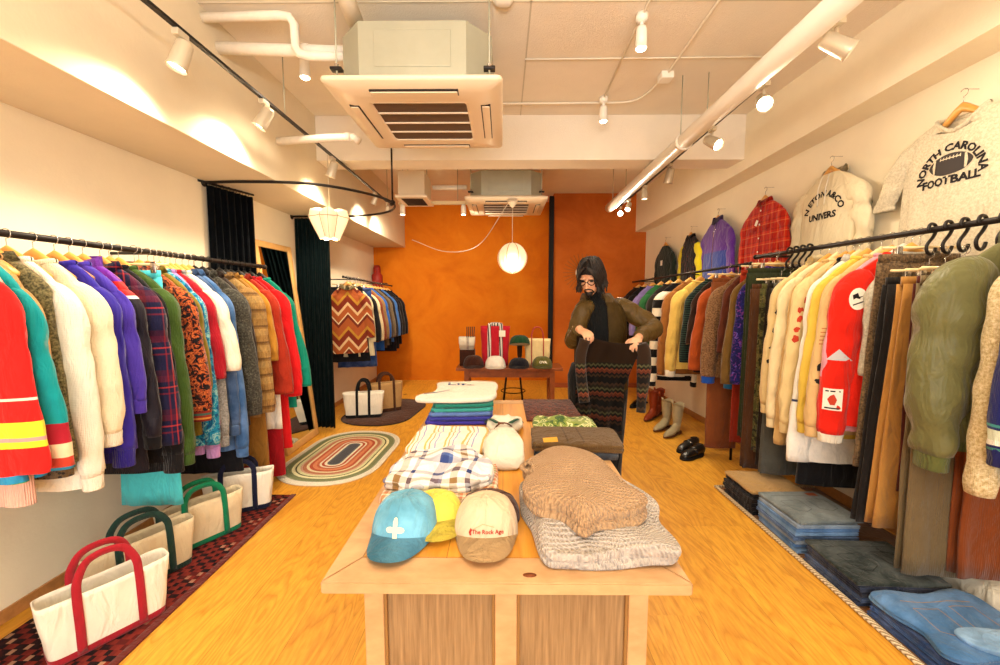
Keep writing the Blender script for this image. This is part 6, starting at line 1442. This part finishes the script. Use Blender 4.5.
for s in (-1, 1):
    for k in range(4):
        Q = smoothpath([hp(s*.010, -.075, .105), hp(s*(.045+.006*k), -.088+.008*k, .065), hp(s*(.068+.004*k), -.075+.010*k, .01), hp(s*(.070+.003*k), -.070+.012*k, -.05), hp(s*(.062+.004*k), -.078+.012*k, -.085)], 5)
        tube(bm, Q, [.009-.007*(i/len(Q))**2 for i in range(len(Q))], 6)
for j in range(34):
    a = -PI*.30+PI*1.6*j/33; c_, s_ = cos(a), sin(a); o_ = R_.uniform(-.01, .01)
    Q = smoothpath([hp(.012*c_+o_, .01+.012*s_, .136), hp(.050*c_+o_, .012+.060*s_, .122), hp(.079*c_, .012+.097*s_, .082), hp(.090*c_, .014+.109*s_, .02), hp(.088*c_, .016+.105*s_, -.04)], 4)
    tube(bm, Q, [.0085-.002*(i/len(Q)) for i in range(len(Q))], 6)
obj('hair_locks', bm, hair, person)
bm = bmesh.new(); ellips(bm, hp(0, -.079, -.086), (.026, .024, .024), H3, 14)
for s in (-1, 1): tube(bm, [hp(0, -.094, -.047), hp(s*.014, -.094, -.048), hp(s*.027, -.082, -.058), hp(s*.030, -.074, -.08)], [.0035, .0045, .004, .006], 8)
obj('beard', bm, hair, person)
gl = plain('black acetate', '#0c0a0a', .25, .5)
bm = bmesh.new()
for s in (-1, 1):
    tube(bm, [hp(s*.033+.024*cos(a), -.100+.004*abs(cos(a)), .006+.019*sin(a)) for a in [2*PI*j/20 for j in range(21)]], .0028, 6, False)
    tube(bm, [hp(s*.057, -.096, .010), hp(s*.078, -.03, .012), hp(s*.082, .015, .006)], .0024, 6)
tube(bm, [hp(-.009, -.104, .010), hp(.009, -.104, .010)], .0025, 6); obj('glasses', bm, gl, person)
for s in (-1, 1):
    bm = bmesh.new(); ellips(bm, hp(s*.031, -.082, .008), (.012, .008, .005), H3, 12); obj('eye', bm, plain('dark eye', '#1a120e', .3), person)
# clothes
blk = cloth('black turtleneck', '#0d0f10', weave='rib'); jk = cloth('brown waxed jacket', '#584422', weave='smooth', rough=.42, nz=.25, sheen=0); tr = cloth('black wool trousers', '#15181b', nz=.2)
def torso(tab, gap=0, yaw=-.35, n=44, fold=0):
    rings = []
    for z, cx_, cy_, rx, ry in tab:
        row = []; m = n if not gap else n+1
        for j in range(m):
            a = (2*PI*j/n) if not gap else (gap+(2*PI-2*gap)*j/n); a += -PI/2
            x_, y_ = rx*cos(a), ry*sin(a); x_ += fold*nz3(cos(a)*3, z*9, 2); y_ += fold*nz3(sin(a)*3, z*9, 5)
            row.append((cx_+x_*cos(yaw)-y_*sin(yaw), cy_+x_*sin(yaw)+y_*cos(yaw), z))
        rings.append(row)
    bm = bmesh.new(); loft(bm, rings, False, False, not gap); return bm
obj('turtleneck', torso([(.88, 0, .02, .160, .125), (1.05, 0, .02, .155, .12), (1.25, 0, .02, .175, .13), (1.36, -.005, .01, .165, .11), (1.42, -.02, .0, .10, .085), (1.45, -.03, -.005, .066, .066), (1.49, -.045, -.02, .062, .062), (1.51, -.05, -.025, .058, .058)]), blk, person)
bm = torso([(.80, .01, .02, .205, .145), (.95, .01, .02, .188, .14), (1.10, .01, .02, .186, .14), (1.22, .01, .02, .192, .14), (1.33, .0, .015, .186, .13), (1.39, -.005, .01, .165, .118), (1.435, -.012, .005, .125, .10), (1.455, -.025, 0, .082, .08)], .40, fold=.012)
bmesh.ops.solidify(bm, geom=bm.faces, thickness=.005); jo = obj('jacket', bm, jk, person)
bm = torso([(1.435, -.02, .005, .095, .085), (1.475, -.03, .0, .088, .084), (1.485, -.03, .0, .10, .095), (1.44, -.02, .0, .125, .115), (1.42, -.02, .0, .128, .118)], .55); bmesh.ops.solidify(bm, geom=bm.faces, thickness=.004); obj('collar', bm, cloth('tan suede collar', '#6e5630'), jo)
def jsleeve(pts, rs, seed):
    P = smoothpath(pts, 8); rings = []; fr = frames(P)
    for i, (p, a, b) in enumerate(fr):
        u = i/(len(P)-1); r_ = interp([(k/(len(rs)-1), v) for k, v in enumerate(rs)], u)
        rings.append([p+(a*cos(t_)+b*sin(t_))*r_*(1+.12*nz3(cos(t_)*2+seed, u*9, sin(t_)*2)+.05*sin(u*46+2*cos(t_+seed))) for t_ in [2*PI*k/20 for k in range(20)]])
    bm = bmesh.new(); loft(bm, rings, True, True); return bm
obj('jacket_sleeve', jsleeve([(.06, .03, 1.36), SL+Vector((0, 0, -.012)), (SL+EL)/2+Vector((.015, .02, .0)), EL+Vector((.012, 0, -.012)), (EL+WL_)/2+Vector((0, 0, -.012)), WL_+Vector((.012, .012, 0))], [.065, .070, .070, .066, .058, .046], 1), jk, jo)
obj('jacket_sleeve', jsleeve([(-.05, .0, 1.36), SR+Vector((0, 0, -.012)), (SR+ER)/2, ER+Vector((-.005, 0, -.01)), (ER+WR)/2+Vector((0, 0, -.012)), WR+Vector((-.005, .012, 0))], [.062, .066, .062, .058, .052, .042], 4), jk, jo)
for s, hx_ in ((1, .105), (-1, -.105)):
    rings = []
    for z, rx, cy_ in ((.97, .115, .02), (.88, .118, .02), (.75, .112, .015), (.55, .100, .01), (.35, .092, .02), (.18, .088, .03), (.07, .088, .03)):
        rings.append([(hx_*(.75 if z > .9 else 1)+rx*cos(a)*(1+.05*nz3(cos(a)*2, z*6, s)), cy_+rx*.95*sin(a), z) for a in [2*PI*k/24 for k in range(24)]])
    bm = bmesh.new(); loft(bm, rings, True, True); obj('trouser_leg', bm, tr, person)
    bm = bmesh.new(); rings = []
    for yy, w_, h_ in ((-.20, .02, .03), (-.17, .042, .055), (-.10, .052, .075), (-.02, .05, .10), (.06, .045, .11), (.095, .03, .10)): rings.append([(hx_+w_*cos(a)*1.0, yy, max(.001, h_*.5+h_*.5*sin(a))) for a in [2*PI*k/20 for k in range(20)]])
    loft(bm, rings); obj('shoe', bm, kb, person)
# the knit the person holds
fi = NT('dark fair isle', .95, .1); fi.b.inputs['Sheen Weight'].default_value = .2; fo_ = fi.xyz()
tri = fi.math('PINGPONG', fo_[0], .014); band = fi.math('FRACT', fi.math('MULTIPLY', fi.math('ADD', fo_[2], fi.math('MULTIPLY', tri, .9)), 1/.155))
fcol = fi.ramp(band, [(0, lin('#141313')), (.16, lin('#3a2a1c')), (.24, lin('#151413')), (.33, lin('#5a2a1c')), (.43, lin('#6e3a24')), (.50, lin('#1a1a16')), (.60, lin('#4a4a30')), (.68, lin('#242018')), (.80, lin('#3e2c20')), (.9, lin('#121212'))], True)
up_ = fi.math('GREATER_THAN', fo_[2], -.20); fi.base(fi.mix(up_, fcol, lin('#2e1f14'))); fi.bump(fi.noise(220), .4, .003); fi = fi.m
kn = empty('patterned_cardigan', PO+Vector((0, -.375, 1.235)), 0, 'dark cardigan knitted in rust and olive zigzag bands, held up by the person', 'cardigan')
rows = []
for iv in range(34):
    v = iv/33; row = []
    for iu in range(41):
        u = iu/40; lx, rx_ = -.212, .185-.115*min(1, v*2.2); x_ = lx+(rx_-lx)*u+.010*sin(v*5)*u
        top = -.035*sin(PI*u)-.065*u
        z_ = top+(-.66-top)*v
        y_ = .022*sin(u*15+v*2)*(.35+.65*v)+.02*nz3(u*4, v*4, 3)-.012*sin(PI*u)+.10*(1-u)
        row.append((x_, y_, z_))
    rows.append(row)
bm = bmesh.new(); loft(bm, rows, False, False, False); bmesh.ops.solidify(bm, geom=bm.faces, thickness=-.008); obj('knit_front', bm, fi, kn)
bm = bmesh.new(); loft(bm, [[(p[0]*.98+.01, p[1]+.035, p[2]-.01) for p in r_] for r_ in rows], False, False, False); bmesh.ops.solidify(bm, geom=bm.faces, thickness=-.006); obj('knit_back', bm, fi, kn)
obj('sleeve', tubeo(smoothpath([(.180, .0, -.075), (.198, .012, -.13), (.205, .02, -.26), (.198, .02, -.40), (.19, .01, -.52)], 6), [.03+.018*sin(PI*min(1, i/20)) for i in range(25)], 14, True, [.022]*25), fi, kn)
obj('sleeve', tubeo(smoothpath([(-.175, .02, -.05), (-.20, .03, -.16), (-.19, .035, -.32), (-.17, .03, -.46)], 6), [.035]*19, 14, True, [.02]*19), fi, kn)

# ------------------------------------------------------------------ camera, light
cd = bpy.data.cameras.new('camera'); cam = bpy.data.objects.new('camera', cd); COL.objects.link(cam)
cd.sensor_fit = 'HORIZONTAL'; cd.sensor_width = 36; cd.lens = 36*400/1000
cam.location = (0, 0, 1.45); cam.rotation_euler = (PI/2-math.atan(34.5/400), 0, math.atan(3/400.))
cd.clip_start = .02; S.camera = cam
w = bpy.data.worlds.new('world'); S.world = w; w.use_nodes = True
w.node_tree.nodes['Background'].inputs[0].default_value = (1, .93, .82, 1); w.node_tree.nodes['Background'].inputs[1].default_value = .6
def light(name, typ, loc, energy, col, rot=(0, 0, 0), **k):
    d = bpy.data.lights.new(name, typ); d.energy = energy; d.color = col
    for a, b in k.items(): setattr(d, a, b)
    o = bpy.data.objects.new(name, d); COL.objects.link(o); o.location = loc; o.rotation_euler = rot; return o
WARM = (1, .84, .62)
light('window_daylight', 'AREA', (0, -2.1, 1.5), 120, (1, .97, .93), (PI/2, 0, 0), shape='RECTANGLE', size=3.7, size_y=2.2)
def aim(o, tgt):
    o.rotation_euler = (Vector(tgt)-o.location).to_track_quat('-Z', 'Y').to_euler()
for i, (p, tgt, e) in enumerate(SPOTS):
    l = light('spot_light', 'SPOT', p, e, WARM, spot_size=2.3, spot_blend=.9, shadow_soft_size=.04); aim(l, tgt)
for p, e in GLOBES: light('bulb_light', 'POINT', p, e, (1, .78, .5), shadow_soft_size=.06)
# added fill lamp, no real fitting, aimed up so the ceiling spreads it
l = light('ceiling_fill', 'AREA', (0, .1, 2.3), 75, (1, .95, .87), (PI, 0, 0), shape='DISK', size=.5)
S.view_settings.view_transform = 'Standard'; S.view_settings.look = 'None'; S.view_settings.exposure = .2; S.view_settings.gamma = 1
